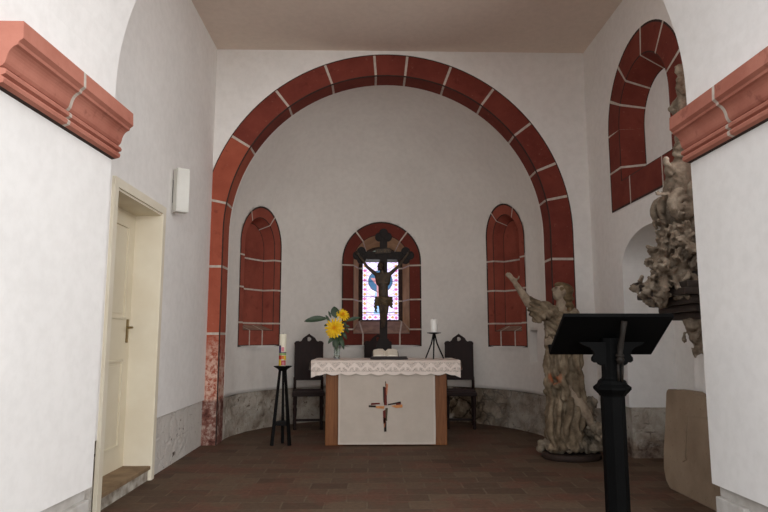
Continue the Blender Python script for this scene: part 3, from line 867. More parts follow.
b = B(); b.box((pc, yC, zc+.025), (.30, .20, .05), bev=.006); b.box((pc, yC, zc+.065), (.24, .16, .04), bev=.006)
b.prism([(-.105, .085), (.105, .085), (.06, .24), (-.06, .24)], lambda x, z: (pc+x, yC-.06, zc+z), lambda x, z: (pc+x, yC+.06, zc+z)); b.build('foot', M['cross_wood'], cr)
# corpus
yK = yC-.05
def K(px, py, d=0): return at(px, py, yK)+Vector((0, d-.02, 0))
b = B()
hd = K(380.5, 266.5, -.035)
b.hull([(hd+Vector((0, 0, .012)), (.036, .042, .042)), (hd+Vector((-.004, -.012, -.030)), (.022, .024, .026))])
b.ell(hd+Vector((-.004, -.045, -.005)), (.007, .012, .012)); b.ell(hd+Vector((-.012, -.040, .008)), .006); b.ell(hd+Vector((.01, -.040, .008)), .006)
b.chain([K(381.5, 270, -.015), K(383, 275, -.01)], [.022, .026])
b.hull([(K(376.8, 275), .030), (K(389, 274.5), .030), (K(379, 283, -.015), (.04, .042, .04)), (K(387, 283, -.015), (.04, .042, .04))])
b.hull([(K(383, 284, -.01), (.064, .045, .03)), (K(383.5, 293, -.01), (.050, .038, .03)), (K(383.5, 300), (.062, .045, .035))])
for sx, pts in ((-1, ((376, 274.5), (367, 267), (359.5, 256))), (1, ((390, 274), (399, 266), (406.5, 255.5)))):
    b.chain([K(*pts[0]), K(*pts[1], -.01), K(*pts[2], .005)], [.027, .020, .014])
    h = K(*pts[2], .005)
    b.hull([(h, (.014, .010, .012)), (h+Vector((sx*.022, 0, .026)), (.017, .008, .014))])
    for q in range(4): b.chain([h+Vector((sx*(.014+.008*q), -.002, .034-.004*q)), h+Vector((sx*(.022+.010*q), -.012, .056-.006*q)), h+Vector((sx*(.020+.010*q), -.026, .060-.007*q))], [.0058, .005, .0045])
    b.chain([h+Vector((sx*.006, 0, .020)), h+Vector((-sx*.006, -.014, .036))], [.006, .0048])
b.chain([K(381.3, 300), K(381.5, 311, -.055), K(382.3, 323, -.01)], [.044, .032, .021]); b.chain([K(386, 300), K(385.8, 311, -.06), K(384, 322, -.02)], [.044, .032, .021])
b.chain([K(382.3, 323, -.01), K(381.8, 327, -.045)], [.020, .016]); b.chain([K(384, 322, -.02), K(383.6, 326.5, -.06)], [.020, .016])
b.remesh(.0065, 3); cp = b.build('figure', M['corpus'], cr)
b = B(); b.hull([(K(380.6, 298, -.005), (.05, .055, .02)), (K(386.6, 298, -.005), (.05, .055, .02)), (K(381, 305, -.012), (.05, .058, .02)), (K(386, 305, -.012), (.05, .058, .02))])
b.chain([K(376.5, 299, -.03), K(375.5, 307, -.03), K(376, 312, -.02)], [.026, .022, .012]); b.chain([K(391, 299, -.03), K(391.5, 308, -.02)], [.024, .014])
b.remesh(.009, 2, lambda p, n: .006*sin(p.z*150+p.x*60)); b.build('loincloth', M['gold'], cp)
b = B(); b.hull([(hd+Vector((.004, .008, .022)), (.040, .042, .036)), (hd+Vector((.022, .016, -.02)), (.022, .026, .040))]); b.hull([(hd+Vector((-.028, .01, 0)), (.014, .024, .03)), (hd+Vector((-.026, .012, -.04)), (.012, .018, .02))])
b.remesh(.0075, 1, lambda p, n: .004*sin(p.z*190+p.x*80)); b.build('hair', M['chair_wood'], cp)
pl = at(383, 251, yC-.05); b = B()
b.box((pl.x, yC-.045, pl.z), (.19, .014, .062), (0, radians(-3), 0), .004); plq = b.build('inscription_plate', M['bronze'], cr)
# letters I N R I in raised strokes
lh = .034; yy = yC-.055; h2 = lh/2
for letter in ([(-.068, -h2, -.068, h2)],
               [(-.040, -h2, -.040, h2), (-.040, h2, -.012, -h2), (-.012, -h2, -.012, h2)],
               [(.016, -h2, .016, h2), (.016, h2, .036, h2*.8), (.036, h2*.8, .036, .003), (.036, .003, .016, 0), (.020, 0, .040, -h2)],
               [(.068, -h2, .068, h2)]):
    b = B()
    for xa, za_, xb, zb_ in letter: b.bar((pl.x+xa, yy, pl.z+za_), (pl.x+xb, yy, pl.z+zb_), .007, .005, up=(0, 1, 0))
    b.build('letter', M['gold'], plq)

# open book on a low rest
bx = at(385.5, 353, 7.42)
bk = thing('book_rest', 'low dark rest for the missal at the altar front edge', 'book rest', (bx.x+.02, 7.46, zc))
b = B(); b.box((bx.x+.04, 7.45, zc+.008), (.44, .24, .014), bev=.003); b.box((bx.x+.04, 7.335, zc+.022), (.42, .014, .03), bev=.003); b.build('stand', M['cover'], bk)
bo = thing('open_book', 'open white-paged book lying on the altar below the crucifix', 'book', (bx.x, 7.44, zc+.018))
b = B(); b.box((bx.x, 7.44, zc+.055), (.31, .20, .006), (radians(19), 0, 0)); b.build('cover', M['cover'], bo)
for sx in (-1, 1):
    b = B()
    prof = [(0, .010), (.03, .034), (.08, .036), (.14, .024), (.148, .006), (0, .006)]
    b.prism([(sx*x, z) for x, z in prof], lambda x, z: (bx.x+x, 7.345, zc+.020+z), lambda x, z: (bx.x+x, 7.53, zc+.085+z)); b.build('page_block', M['paper'], bo)

# altar candle on iron tripod
tp = at(434, 333, 7.5); tx = tp.x
ch = thing('candle_holder', 'black iron tripod candle holder at the right end of the altar', 'candle holder', (tx, 7.5, zc))
b = B(); b.lathe([(.001, tp.z-.012), (.03, tp.z-.012), (.082, tp.z-.002), (.086, tp.z+.006), (.080, tp.z+.006), (.03, tp.z), (.001, tp.z)], (tx, 7.5, 0), 28); b.build('drip_dish', M['black_iron'], ch)
for a in (-100, 20, 140):
    ca, sa = cos(radians(a)), sin(radians(a))
    b = B(); b.tube([(tx+.01*ca, 7.5+.01*sa, tp.z-.012), (tx+.04*ca, 7.5+.04*sa, zc+.18), (tx+.125*ca, 7.5+.125*sa, zc+.006)], [.009, .009, .008], 8); b.build('leg', M['black_iron'], ch)
b = B(); b.tube([(tx, 7.5, tp.z-.01), (tx, 7.5, tp.z-.09), (tx, 7.5, tp.z-.12)], [.011, .010, .002], 8); b.build('spindle', M['black_iron'], ch)
cd = thing('candle', 'short white candle on the tripod holder at the altar right end', 'candle', (tx, 7.5, tp.z+.007), group=None)
b = B(); hC = at(434, 319.5, 7.5).z-tp.z; b.lathe([(.001, .007), (.040, .007), (.041, .012), (.041, hC-.004), (.038, hC), (.015, hC-.004), (.001, hC-.004)], (tx, 7.5, tp.z), 24); b.build('wax', M['wax_white'], cd)
b = B(); b.tube([(tx, 7.5, tp.z+hC-.006), (tx+.002, 7.5, tp.z+hC+.012)], .003, 6); b.build('wick', M['wick'], cd)

# vase and flowers
yV = 7.55; vz = at(337, 350, yV); vx = vz.x
va = thing('vase', 'small clear glass vase of cut flowers on the altar left end', 'vase', (vx, yV, zc))
b = B(); H_ = .17
b.lathe([(.001, zc), (.036, zc), (.040, zc+.01), (.036, zc+.05), (.038, zc+.11), (.048, zc+H_), (.045, zc+H_), (.034, zc+.11), (.032, zc+.05), (.034, zc+.02), (.001, zc+.02)], (vx, yV, 0), 24); b.build('bowl', M['glass'], va)
def petalflower(ctr, R, up, label, loc):
    up = Vector(up).normalized(); t = thing('yellow_flower', label, 'flower', (vx, yV, zc+.03), group='yellow blooms in the altar vase')
    rot = up.to_track_quat('Z', 'Y').to_matrix().to_4x4(); T = Matrix.Translation(ctr) @ rot
    b = B()
    for ring, (n, L, el, w) in enumerate(((16, R, .10, .30), (15, R*.88, .38, .30), (12, R*.70, .72, .30), (9, R*.48, 1.1, .3))):
        for k in range(n):
            a = 2*pi*(k+ring*.37)/n+random.uniform(-.08, .08); e = el+random.uniform(-.12, .12)
            dr = Vector((cos(a)*cos(e), sin(a)*cos(e), sin(e))); sd = Vector((-sin(a), cos(a), 0)); up2 = dr.cross(sd)*-1
            def pf(i, j, dr=dr, sd=sd, up2=up2, L=L, w=w):
                ww = L*w*.5*sin(min(1, .18+i*.95)*pi*.86)**.8
                return T @ (dr*L*i + sd*ww*(j*2-1) + up2*L*(.14*i*i+.06*abs(j*2-1)))
            b.grid(pf, 5, 2)
    b.build('petals', M['petal'], t, recalc=False)
    b = B()
    for k in range(26):
        a = k*2.4; r = R*.20*sqrt(k/26); b.ell(T @ Vector((r*cos(a), r*sin(a), R*.30-r*.3)), R*.045, sub=1)
    b.build('centre', M['petal_in'], t)
    b = B(); st = T @ Vector((0, 0, -.005)); mid = st.lerp(Vector((vx, yV, zc+.12)), .55)+Vector((0, .01, -.01))
    b.tube([st, mid, (vx+(st.x-vx)*.12, yV, zc+.15), (vx, yV, zc+.03)], .0045, 6); b.build('stem', M['stem'], t)
petalflower(at(334.5, 328, yV-.06), .118, (-.15, -1, .12), 'large yellow bloom at the front of the altar bouquet', 0)
petalflower(at(343, 314.5, yV+.02), .085, (.35, -.75, .65), 'yellow bloom half behind, upper right of the altar bouquet', 0)
petalflower(at(332.5, 334, yV-.03), .070, (-.1, -.8, -.35), 'low yellow bloom nodding under the large one', 0)
def leafblade(b, p, q, w, bend=(0, 0, .03), roll=(0, -1, .2)):
    p, q = Vector(p), Vector(q); d = q-p; sd = d.cross(Vector(roll)).normalized(); nb = Vector(bend)
    b.grid(lambda i, j: p+d*i+nb*sin(i*pi)+sd*(j*2-1)*w*.5*(sin(min(1, i*.97+.03)*pi)**.75)+Vector(roll).normalized()*abs(j*2-1)*w*.10, 10, 4)
def sprig(name, label, blades, stem_to):
    t = thing(name, label, 'leaf', (vx, yV, zc+.03), group='leaves in the altar vase')
    b = B()
    for bl in blades: b = B(); leafblade(b, *bl); b.build('blade', M['leaf'], t, recalc=False)
    b = B(); s = Vector(stem_to); b.tube([s, s.lerp(Vector((vx, yV, zc+.14)), .6), (vx+(s.x-vx)*.1, yV, zc+.14), (vx, yV, zc+.03)], .004, 6); b.build('stem', M['stem'], t)
Q = lambda px, py, d=0: at(px, py, yV+d)
sprig('leaf_spray', 'long dark leaf reaching left from the bouquet', [(Q(327, 318.5, -.02), Q(304, 321.5, -.06), .075, (0, 0, .012))], Q(327, 318.5, -.02))
sprig('leaf_spray', 'broad dark leaf standing up at the top of the bouquet', [(Q(336, 318, .01), Q(334, 306.5, .03), .105, (0, -.01, 0))], Q(336, 318, .01))
sprig('leaf_spray', 'narrow dark leaf reaching right towards the window sill', [(Q(346, 321.5), Q(361, 317.5, .02), .045, (0, 0, .01))], Q(346, 321.5))
dn = []
for px, py, qx, qy, w, dd in ((335, 336, 328, 344, .045, -.05), (338, 335, 336, 351, .06, -.07), (340, 335, 344, 350, .05, -.05), (342, 331, 347, 340, .04, -.02), (336, 336, 333, 347, .05, -.02), (341, 333, 340, 348, .055, .02), (344, 328, 349, 333, .04, .02)):
    dn.append((Q(px, py, dd*.3), Q(qx, qy, dd), w, (0, -.02, .01)))
sprig('leaf_spray', 'drooping dark leaves hanging over the vase rim', dn, Q(339, 336))
sm = []
for px, py, qx, qy in ((330, 322, 325.5, 315), (328, 325, 324, 326), (329, 331, 326, 333), (331, 318, 328.5, 311), (343, 322, 347, 326), (345, 326, 350, 327)):
    sm.append((Q(px, py), Q(qx, qy, .01), .028, (0, 0, .004)))
sprig('leaf_spray', 'small pointed leaves around the yellow blooms', sm, Q(331, 326))

# ------------------------------------------------------------------ paschal candle and stand
px_, py_ = -1.0, 7.27
zs_ = at(281, 366, 7.27).z
ps = thing('candle_stand', 'black three-legged floor stand left of the altar', 'candle stand', (px_, py_, 0))
b = B(); b.lathe([(.001, zs_-.055), (.045, zs_-.055), (.055, zs_-.035), (.095, zs_-.012), (.105, zs_-.006), (.105, zs_), (.001, zs_)], (px_, py_, 0), 28); b.build('dish', M['black_iron'], ps)
for a in (-150, -30, 90):
    ca, sa = cos(radians(a)), sin(radians(a))
    b = B(); b.bar((px_+.035*ca, py_+.035*sa, zs_-.05), (px_+.115*ca, py_+.115*sa, 0), .022, .024, up=(ca, sa, 0), w2=.032, t2=.032); b.build('leg', M['black_iron'], ps)
b = B(); zz = .24; pts = [(px_+.088*cos(radians(a)), py_+.088*sin(radians(a))) for a in (-170, -130, -50, -10, 70, 110)]
b.prism(pts, lambda x, y: (x, y, zz-.02), lambda x, y: (x, y, zz+.02)); b.build('brace_plate', M['black_iron'], ps)
b = B(); b.tube([(px_, py_, zs_-.05), (px_, py_, .03)], .006, 8); b.build('rod', M['black_iron'], ps)
pc_ = thing('paschal_candle', 'ivory candle with coloured wax ornaments on the floor stand', 'candle', (px_-.005, py_, zs_))
cxp = px_-.005; zp = at(281, 334, 7.27).z; rP = .040
b = B(); b.lathe([(.001, zs_+.001), (rP, zs_+.001), (rP, zp-.004), (rP-.004, zp), (.012, zp-.006), (.001, zp-.006)], (cxp, py_, 0), 28); b.build('wax', M['wax'], pc_)
b = B(); b.tube([(cxp, py_, zp-.008), (cxp, py_, zp+.014)], .003, 6); b.build('wick', M['wick'], pc_)
def waxpatch(a0, a1, z0, z1, m):
    b = B(); rr = rP+.003
    b.grid(lambda i, j: (cxp+rr*cos(radians(a0+(a1-a0)*i)), py_+rr*sin(radians(a0+(a1-a0)*i)), zs_+z0+(z1-z0)*j), 8, 2)
    b.grid(lambda i, j: (cxp+(rP-.001)*cos(radians(a0+(a1-a0)*i)), py_+(rP-.001)*sin(radians(a0+(a1-a0)*i)), zs_+z0+(z1-z0)*j), 8, 2)
    b.build('wax_ornament', M[m], pc_)
for a in ((190, 250, .155, .235, 'w_violet'), (255, 300, .165, .215, 'w_pink'), (185, 350, .148, .158, 'w_violet'), (190, 345, .125, .147, 'w_green'), (185, 260, .075, .122, 'w_red'), (262, 300, .08, .12, 'w_orange'), (185, 255, .005, .072, 'w_yellow'), (258, 330, .01, .065, 'w_red'), (300, 345, .07, .12, 'w_yellow')): waxpatch(*a)
b = B(); rr = rP+.004
b.grid(lambda i, j: (cxp+rr*cos(radians(272+44*i)), py_+rr*sin(radians(272+44*i)), zs_+.012+.04*j), 8, 2); b.build('wax_ornament', M['w_pink'], pc_)

# ------------------------------------------------------------------ carved chairs
def make_chair(label):
    t = thing('carved_chair', label, 'chair', (0, 0, 0), 0, 'tall carved chairs behind the altar', local=True)
    w = .20
    # backrest panel with ogee crest and pierced trefoil
    crest = [(-w, .62), (-w, 1.10), (-.205, 1.13), (-.185, 1.155), (-.15, 1.160), (-.125, 1.150), (-.105, 1.165), (-.085, 1.20), (-.05, 1.225), (-.02, 1.245), (0, 1.262)]
    poly = crest + [(-x, z) for x, z in crest[-2::-1]]
    hole = [(.026*cos(2*pi*k/12)*(1+.25*cos(3*(2*pi*k/12+pi/6+pi/2))), 1.185+.030*sin(2*pi*k/12)) for k in range(12)]
    V, F = cut_faces(poly, [hole]); b = B(); yb = lambda z: .20+(z-.6)*.10
    a0 = [b.bm.verts.new((p.x, yb(p.y)-.018, p.y)) for p in V]; a1 = [b.bm.verts.new((p.x, yb(p.y)+.018, p.y)) for p in V]
    for f in F: b.bm.faces.new([a0[i] for i in f]); b.bm.faces.new([a1[i] for i in f][::-1])
    for pl_, k0 in ((poly, 0), (hole, len(poly))):
        n = len(pl_)
        for i in range(n):
            try: b.bm.faces.new([a0[k0+i], a0[k0+(i+1) % n], a1[k0+(i+1) % n], a1[k0+i]])
            except Exception: pass
    bk = b.build('backrest', M['chair_wood'], t)
    b = B(); b.box((0, .226, .88), (.30, .016, .40), (radians(-5.7), 0, 0), .006); b.build('back_pad', M['chair_leather'], bk)
    for sx in (-1, 1): b = B(); b.tube([(sx*(w-.012), .19, .47), (sx*(w-.012), .205, .66)], .020, 8); b.build('back_post', M['chair_wood'], t)
    b = B(); b.box((0, 0, .455), (.43, .42, .05), bev=.012); b.build('seat', M['chair_wood'], t)
    b = B(); b.box((0, -.01, .49), (.38, .36, .03), bev=.012); b.build('seat_pad', M['chair_leather'], t)
    for sx in (-1, 1):
        b = B(); b.lathe([(.018, 0), (.024, .01), (.018, .03), (.022, .08), (.015, .12), (.024, .2), (.027, .27), (.017, .31), (.027, .33), (.027, .43)], (sx*.175, -.17, 0), 12); b.build('leg', M['chair_wood'], t)
        b = B(); b.bar((sx*.175, .18, .43), (sx*.185, .24, 0), .045, .04, w2=.04, t2=.036); b.build('leg', M['chair_wood'], t)
    b = B()
    for sx in (-1, 1): b.bar((sx*.177, -.17, .10), (sx*.18, .22, .10), .025, .03)
    b.bar((-.177, .02, .10), (.177, .02, .10), .025, .03); b.build('stretcher', M['chair_wood'], t)
    return t
c0 = make_chair('dark carved high-backed chair behind the altar left end, nearest the floor candle')
c0.location = (-.83, 8.60, 0); c0.rotation_euler = (0, 0, radians(6))
copy_thing(c0, (1.235, 8.60, 0), radians(-6), 'dark carved high-backed chair behind the altar right end')
c2 = copy_thing(c0, (.12, 8.95, 0), 0, 'dark carved high-backed chair half hidden behind the crucifix')

# ------------------------------------------------------------------ carved saint
st = thing('wooden_statue', 'weathered carved wooden saint with raised arm beside the apse arch', 'statue', (2.02, 6.45, 0))
YS = 6.42
def S(px, py, d=0): return Vector((1.75+(px-545)*.01005*(YS/6.35), YS+d, .044+(455-py)*.0100*(YS/6.35)+.0))
b = B()
# head tipped back, looking up to the left, with neck
hc = S(568.5, 294.5, -.02)
b.hull([(hc+Vector((.014, 0, .012)), (.090, .084, .092)), (hc+Vector((-.045, -.01, -.035)), (.045, .05, .048))])
fd = Vector((-.88, -.25, .40)).normalized()
b.hull([(hc+fd*.088+Vector((0, 0, .012)), .010), (hc+fd*.106+Vector((-.004, 0, -.016)), .015), (hc+fd*.085+Vector((0, 0, -.02)), .012)])   # nose
b.ell(hc+fd*.074+Vector((-.012, 0, -.058)), (.02, .024, .016)); b.ell(hc+fd*.090+Vector((-.012, -.01, -.042)), (.010, .022, .008))   # chin, mouth
b.ell(hc+fd*.078+Vector((.0, -.032, .020)), (.014, .016, .010)); b.ell(hc+fd*.078+Vector((0, .030, .020)), (.014, .016, .010))
b.ell(hc+Vector((.0, -.080, -.01)), (.020, .012, .030))
b.chain([hc+Vector((.01, 0, -.06)), S(569, 312, 0)], [.058, .068])
b.hull([(S(556, 317), (.06, .08, .05)), (S(580, 317), (.06, .08, .05)), (S(566, 345), (.15, .13, .1))])
# raised right arm
sh, el_, wr = S(556, 314, -.02), S(534, 305, -.06), S(521.5, 286, -.05)
b.chain([sh, el_], [.068, .055]); b.chain([el_, wr], [.052, .030])
hm = wr+Vector((-.030, 0, .048))
b.hull([(wr+Vector((-.004, 0, .010)), (.026, .018, .022)), (hm, (.034, .015, .030))])
for q, (L, sp_) in enumerate(((.060, -.020), (.068, -.006), (.064, .008), (.050, .022))):
    base = hm+Vector((-.018+sp_*.6, -.004, .016+sp_*.5)); dr = Vector((-.62+sp_*6, -.15, .75+sp_*2)).normalized()
    b.chain([base, base+dr*L*.55, base+dr*L*.85+Vector((-.014, -.018, .004))], [.0115, .0105, .0085])
tb = hm+Vector((.022, -.006, -.016)); b.chain([tb, tb+Vector((.030, -.022, .026)), tb+Vector((.034, -.034, .048))], [.012, .0105, .0085])
# left arm across the waist
ls, le, lw_ = S(580, 316, -.02), S(585, 342, -.15), S(556, 346, -.24)
b.chain([ls, le, lw_], [.068, .055, .034]); lh_ = S(549, 344, -.25)
b.hull([(lw_, (.03, .024, .03)), (lh_, (.032, .018, .036))])
for q in range(4): b.chain([lh_+Vector((-.012, -.006, .026-.017*q)), lh_+Vector((-.045, -.012, .022-.018*q)), lh_+Vector((-.055, .012, .016-.018*q))], [.011, .010, .0085])
b.chain([lh_+Vector((.004, -.01, .030)), lh_+Vector((-.022, -.022, .050))], [.012, .009])
# bare leg and foot on the rock
b.chain([S(572, 390, -.10), S(582, 412, -.16), S(592, 429, -.15)], [.075, .062, .038])
b.hull([(S(591, 430, -.15), .036), (S(599, 436, -.21), (.030, .045, .018))])
for q in range(5): b.chain([S(597, 436, -.22)+Vector((.015*q-.012, .004*q, 0)), S(598.5, 437, -.27)+Vector((.015*q-.012, .012*q, 0))], [.012, .010])
b.chain([S(560, 385, .02), S(562, 440, .0)], [.09, .07])
b.remesh(.009, 2); b.build('figure', M['stat_skin'], st)
# robe: upper tunic, hanging sleeve, bunched overskirt, pleated underskirt
b = B()
b.hull([(S(558, 318), (.065, .11, .05)), (S(579, 317), (.075, .11, .05)), (S(563, 338, -.01), (.10, .14, .06)), (S(575, 338, -.01), (.09, .14, .06))])
b.hull([(S(563, 338), (.10, .14, .06)), (S(574, 340), (.09, .14, .06)), (S(561, 362), (.10, .15, .05)), (S(574, 362), (.09, .15, .05))])
b.hull([(S(561, 360), (.10, .15, .05)), (S(574, 360), (.09, .15, .05)), (S(560, 397), (.10, .16, .03)), (S(574, 393), (.11, .16, .03))])
b.chain([S(552, 338, -.16), S(549.5, 366, -.14), S(548.5, 392, -.12), S(551, 400, -.12)], [.028, .042, .055, .03])
b.chain([S(580, 345, -.14), S(577, 372, -.17), S(580, 398, -.14), S(586, 418, -.1)], [.035, .05, .058, .045])
b.chain([S(566, 350, -.17), S(562, 378, -.19), S(564, 400, -.18)], [.022, .036, .030])
b.chain([S(572, 344, -.16), S(566, 366, -.19), S(556, 388, -.18)], [.018, .028, .026])
b.hull([(S(561, 392), (.085, .13, .04)), (S(572, 392), (.09, .13, .04)), (S(558, 436), (.10, .15, .05)), (S(576, 436), (.11, .15, .05))])
for k in range(8):
    x = 551+k*3.6; w_ = 4*sin(k*1.9); b.chain([S(x+2, 399, -.13-.03*sin(k*2)), S(x+w_, 420, -.17), S(x-2-w_*.6, 446, -.19-.02*(k % 2))], [.022, .030, .036])
b.chain([S(572, 400, -.17), S(566, 422, -.20), S(556, 444, -.2)], [.03, .034, .034]); b.chain([S(578, 402, -.15), S(574, 426, -.19), S(566, 446, -.21)], [.03, .032, .034])
# sleeve
b.hull([(S(558, 313, -.02), (.075, .085, .06)), (S(541, 309, -.05), (.055, .08, .07))])
b.hull([(S(541, 307, -.05), (.05, .08, .055)), (S(535, 304, -.06), (.035, .075, .06)), (S(539, 322, -.07), (.030, .06, .035)), (S(546, 321, -.05), (.03, .06, .035))])
b.chain([S(555, 316, -.1), S(546, 318, -.12), S(540, 324, -.1)], [.04, .036, .028])
def rf(p, n):
    q = (p.x*.9+p.y*.35)*78+5*noise.noise(p*4.5)+(p.z*14*noise.noise(p*1.8)+p.z*6)
    k = (abs(sin(q*.5))-.62)*.046*(.55+1.1*abs(noise.noise(p*3.1+Vector((4, 0, 0)))))
    if p.z > 1.22: k = (abs(sin(((p.x*1.2+p.z*1.6)*60+5*noise.noise(p*6))*.5))-.6)*.028
    return k+noise.noise(p*8)*.018+noise.noise(p*22)*.008
b.remesh(.0095, 1, rf); b.build('robe', M['stat_robe'], st)
b = B(); b.hull([(hc+Vector((.035, 0, .03)), (.084, .096, .084)), (hc+Vector((.065, .0, -.07)), (.055, .086, .055))]); b.hull([(hc+Vector((.055, 0, -.06)), (.055, .085, .05)), (hc+Vector((.075, 0, -.17)), (.045, .075, .04))])
b.hull([(hc+Vector((-.01, 0, .075)), (.06, .06, .03)), (hc+Vector((.03, 0, .07)), (.06, .07, .03))])
b.remesh(.010, 1, lambda p, n: .009*sin(p.z*70+p.x*50+6*noise.noise(p*7))); b.build('hair', M['stat_hair'], st)
b = B(); rnd = random.Random(3)
for k in range(46):
    x = rnd.uniform(550, 600); y = rnd.uniform(424 if x > 582 else 434, 450); b.ell(S(x, y, rnd.uniform(-.20, .16)), (rnd.uniform(.04, .085), rnd.uniform(.04, .08), rnd.uniform(.03, .07)), (rnd.uniform(-1, 1), rnd.uniform(-1, 1), 0))
for x, y in ((588, 408), (594, 412), (598, 404), (592, 420), (596, 422)): b.ell(S(x, y, .04), (.05, .06, .055))
b.hull([(S(552, 450), (.05, .16, .03)), (S(597, 450), (.05, .16, .03))])
b.remesh(.012, 1, lambda p, n: noise.noise(p*9)*.035+(abs(sin(p.x*40+p.z*30+4*noise.noise(p*6)))-.6)*.025); b.build('rocky_base', M['stat_rock'], st)
b = B(); b.lathe([(.28, 0), (.295, .012), (.295, .05), (.28, .062)], (0, 0, 0), 40, mat=Matrix.Diagonal((1.0, .80, 1, 1)))
bmesh.ops.translate(b.bm, verts=b.bm.verts, vec=(S(573, 0).x, YS-.01, 0)); b.build('plinth', M['stat_plinth'], st)

# ------------------------------------------------------------------ carved wall monument on the right wall
YE = 4.80
ep = thing('carved_monument', 'grey carved wall monument with cherubs and acanthus on a dark console', 'wall carving', (XR, YE-.05, 1.07))
def E(px, py, d=0): return at(px, py, YE)+Vector((0, d, 0))
rnd = random.Random(11)
# back board of carved scrolls against the wall
b = B()
b.hull([((XR-.03, YE-.42, 1.75), .03), ((XR-.03, YE+.22, 1.75), .03), ((XR-.03, YE-.30, 3.1), .03), ((XR-.03, YE+.12, 3.1), .03)])
b.remesh(.02, 1, lambda p, n: noise.noise(p*8)*.02); b.build('back_board', M['epi_dark'], ep)
def leafclump(b, c, dr, L):
    """curled carved acanthus leaf: a midrib with lobes"""
    c = Vector(c); dr = Vector(dr).normalized(); sd = dr.cross(Vector((rnd.uniform(-1, 1), rnd.uniform(-1, 1), rnd.uniform(-1, 1)))).normalized(); up = sd.cross(dr)
    tip = c+dr*L+up*L*.25
    b.chain([c, c+dr*L*.55+up*L*.02, tip], [L*.16, L*.14, L*.06])
    for s in (-1, 1):
        for f, w in ((.25, .34), (.55, .30), (.8, .18)):
            q = c+dr*L*f; b.chain([q, q+sd*s*L*w+dr*L*.14+up*L*.10], [L*.11, L*.065])
# acanthus cluster
b = B()
def cl_left(py):      # silhouette of the cluster, measured on its profile
    tab = ((222, 664), (236, 661), (250, 655), (262, 649), (272, 645), (288, 644), (296, 650), (304, 662))
    for (a, p), (c_, q) in zip(tab, tab[1:]):
        if a <= py <= c_: return p+(q-p)*(py-a)/(c_-a)
    return 664
for k in range(190):
    py = 222+rnd.random()**.75*78; xl = cl_left(py)-4; px = xl+5+rnd.random()**1.6*(690-xl-5); d = rnd.uniform(-.36, .10)
    L = rnd.uniform(.06, .10); c = E(px, py, d); dr = Vector((-.6+rnd.uniform(-.6, .7), -.5+rnd.uniform(-.5, .5), rnd.uniform(-1.2, .1))).normalized()
    sd = dr.cross(Vector((rnd.uniform(-1, 1), rnd.uniform(-1, 1), rnd.uniform(-1, 1)))).normalized()
    b.chain([c, c+dr*L*.6, c+dr*L+Vector((-.2, -.3, .5))*L*.5], [L*.24, L*.26, L*.13])
    for q in (-1, 1): b.chain([c+dr*L*.2, c+dr*L*.6+sd*q*L*.42], [L*.16, L*.13])
b.hull([(E(676, 232, .02), (.04, .16, .05)), (E(692, 232, .02), (.08, .16, .06)), (E(660, 284, -.08), (.07, .2, .05)), (E(659, 268, -.08), (.06, .18, .06)), (E(692, 296, .02), (.1, .16, .05))])
for px, py, L, dx in ((648, 282, .13, -.2), (656, 286, .13, .1), (674, 284, .15, .1), (666, 282, .14, -.2)): leafclump(b, E(px, py-4, -.30), (dx, -.25, -1), L)
b.remesh(.0085, 0, lambda p, n: noise.noise(p*26)*.006); b.build('acanthus_cluster', M['epi'], ep)
# scroll volute
b = B()
for yy_ in (-.20, -.02, .1):
    pts = []; rs = []
    for k in range(34):
        a = k*.36; r = .115*(1-k/38); pts.append(E(671, 211, yy_)+Vector((r*cos(a+1.8)*.9, 0, r*sin(a+1.8)))); rs.append(.034*(1-k/55))
    b.chain(pts, rs)
for k in range(16): leafclump(b, E(rnd.uniform(656, 688), rnd.uniform(196, 228), rnd.uniform(-.25, .1)), (rnd.uniform(-1, .2), rnd.uniform(-1, .3), rnd.uniform(-.6, .8)), rnd.uniform(.06, .10))
b.hull([(E(682, 190, -.05), (.07, .16, .05)), (E(686, 232, -.05), (.07, .16, .05))])
b.remesh(.009, 0, lambda p, n: noise.noise(p*22)*.007); b.build('volute', M['epi'], ep)
# half figure above the volute
def cherub(name, head, body, r, arm, wing):
    b = B(); h = Vector(head); f = Vector((-.72, -.65, -.05)).normalized()
    b.hull([(h, (r, r, r*1.08)), (h+f*r*.35+Vector((0, 0, -r*.5)), r*.62)])
    b.ell(h+f*r*1.02+Vector((0, 0, -r*.12)), r*.17); b.ell(h+f*r*.9+Vector((0, 0, -r*.72)), r*.2)
    sd = f.cross(Vector((0, 0, 1)))
    for s in (-1, 1): b.ell(h+f*r*.86+sd*s*r*.42+Vector((0, 0, r*.1)), (r*.24, r*.24, r*.11)); b.ell(h+sd*s*r*1.0, r*.2); b.ell(h+f*r*.78+sd*s*r*.5+Vector((0, 0, -r*.38)), r*.28)
    b.chain([h+Vector((0, 0, -r*.8))]+[Vector(p) for p, _ in body[:1]], [r*.6, r*.65])
    b.chain([Vector(p) for p, _ in body], [q for _, q in body])
    for A in arm: b.chain([Vector(p) for p, _ in A], [q for _, q in A])
    b.remesh(.0085, 1, lambda p, n: .004*sin(p.z*90+p.x*60+5*noise.noise(p*8))); o = b.build(name, M['epi'], ep)
    b = B()
    for k in range(26):
        a = rnd.uniform(0, 2*pi); e = rnd.uniform(-.1, 1.3); v = Vector((cos(a)*cos(e), sin(a)*cos(e), sin(e)))
        if v.dot(f) < .55: b.ell(h+v*r*.98, r*.26)
    b.remesh(.008, 1); b.build('curls', M['epi'], o)
    b = B()
    for a_, q in wing: leafblade(b, a_, q, .09, (0, -.02, .02), (-.6, -.7, .1))
    if wing: 
        bmesh.ops.solidify(b.bm, geom=b.bm.faces[:], thickness=.012); b.build('wing', M['epi'], o)
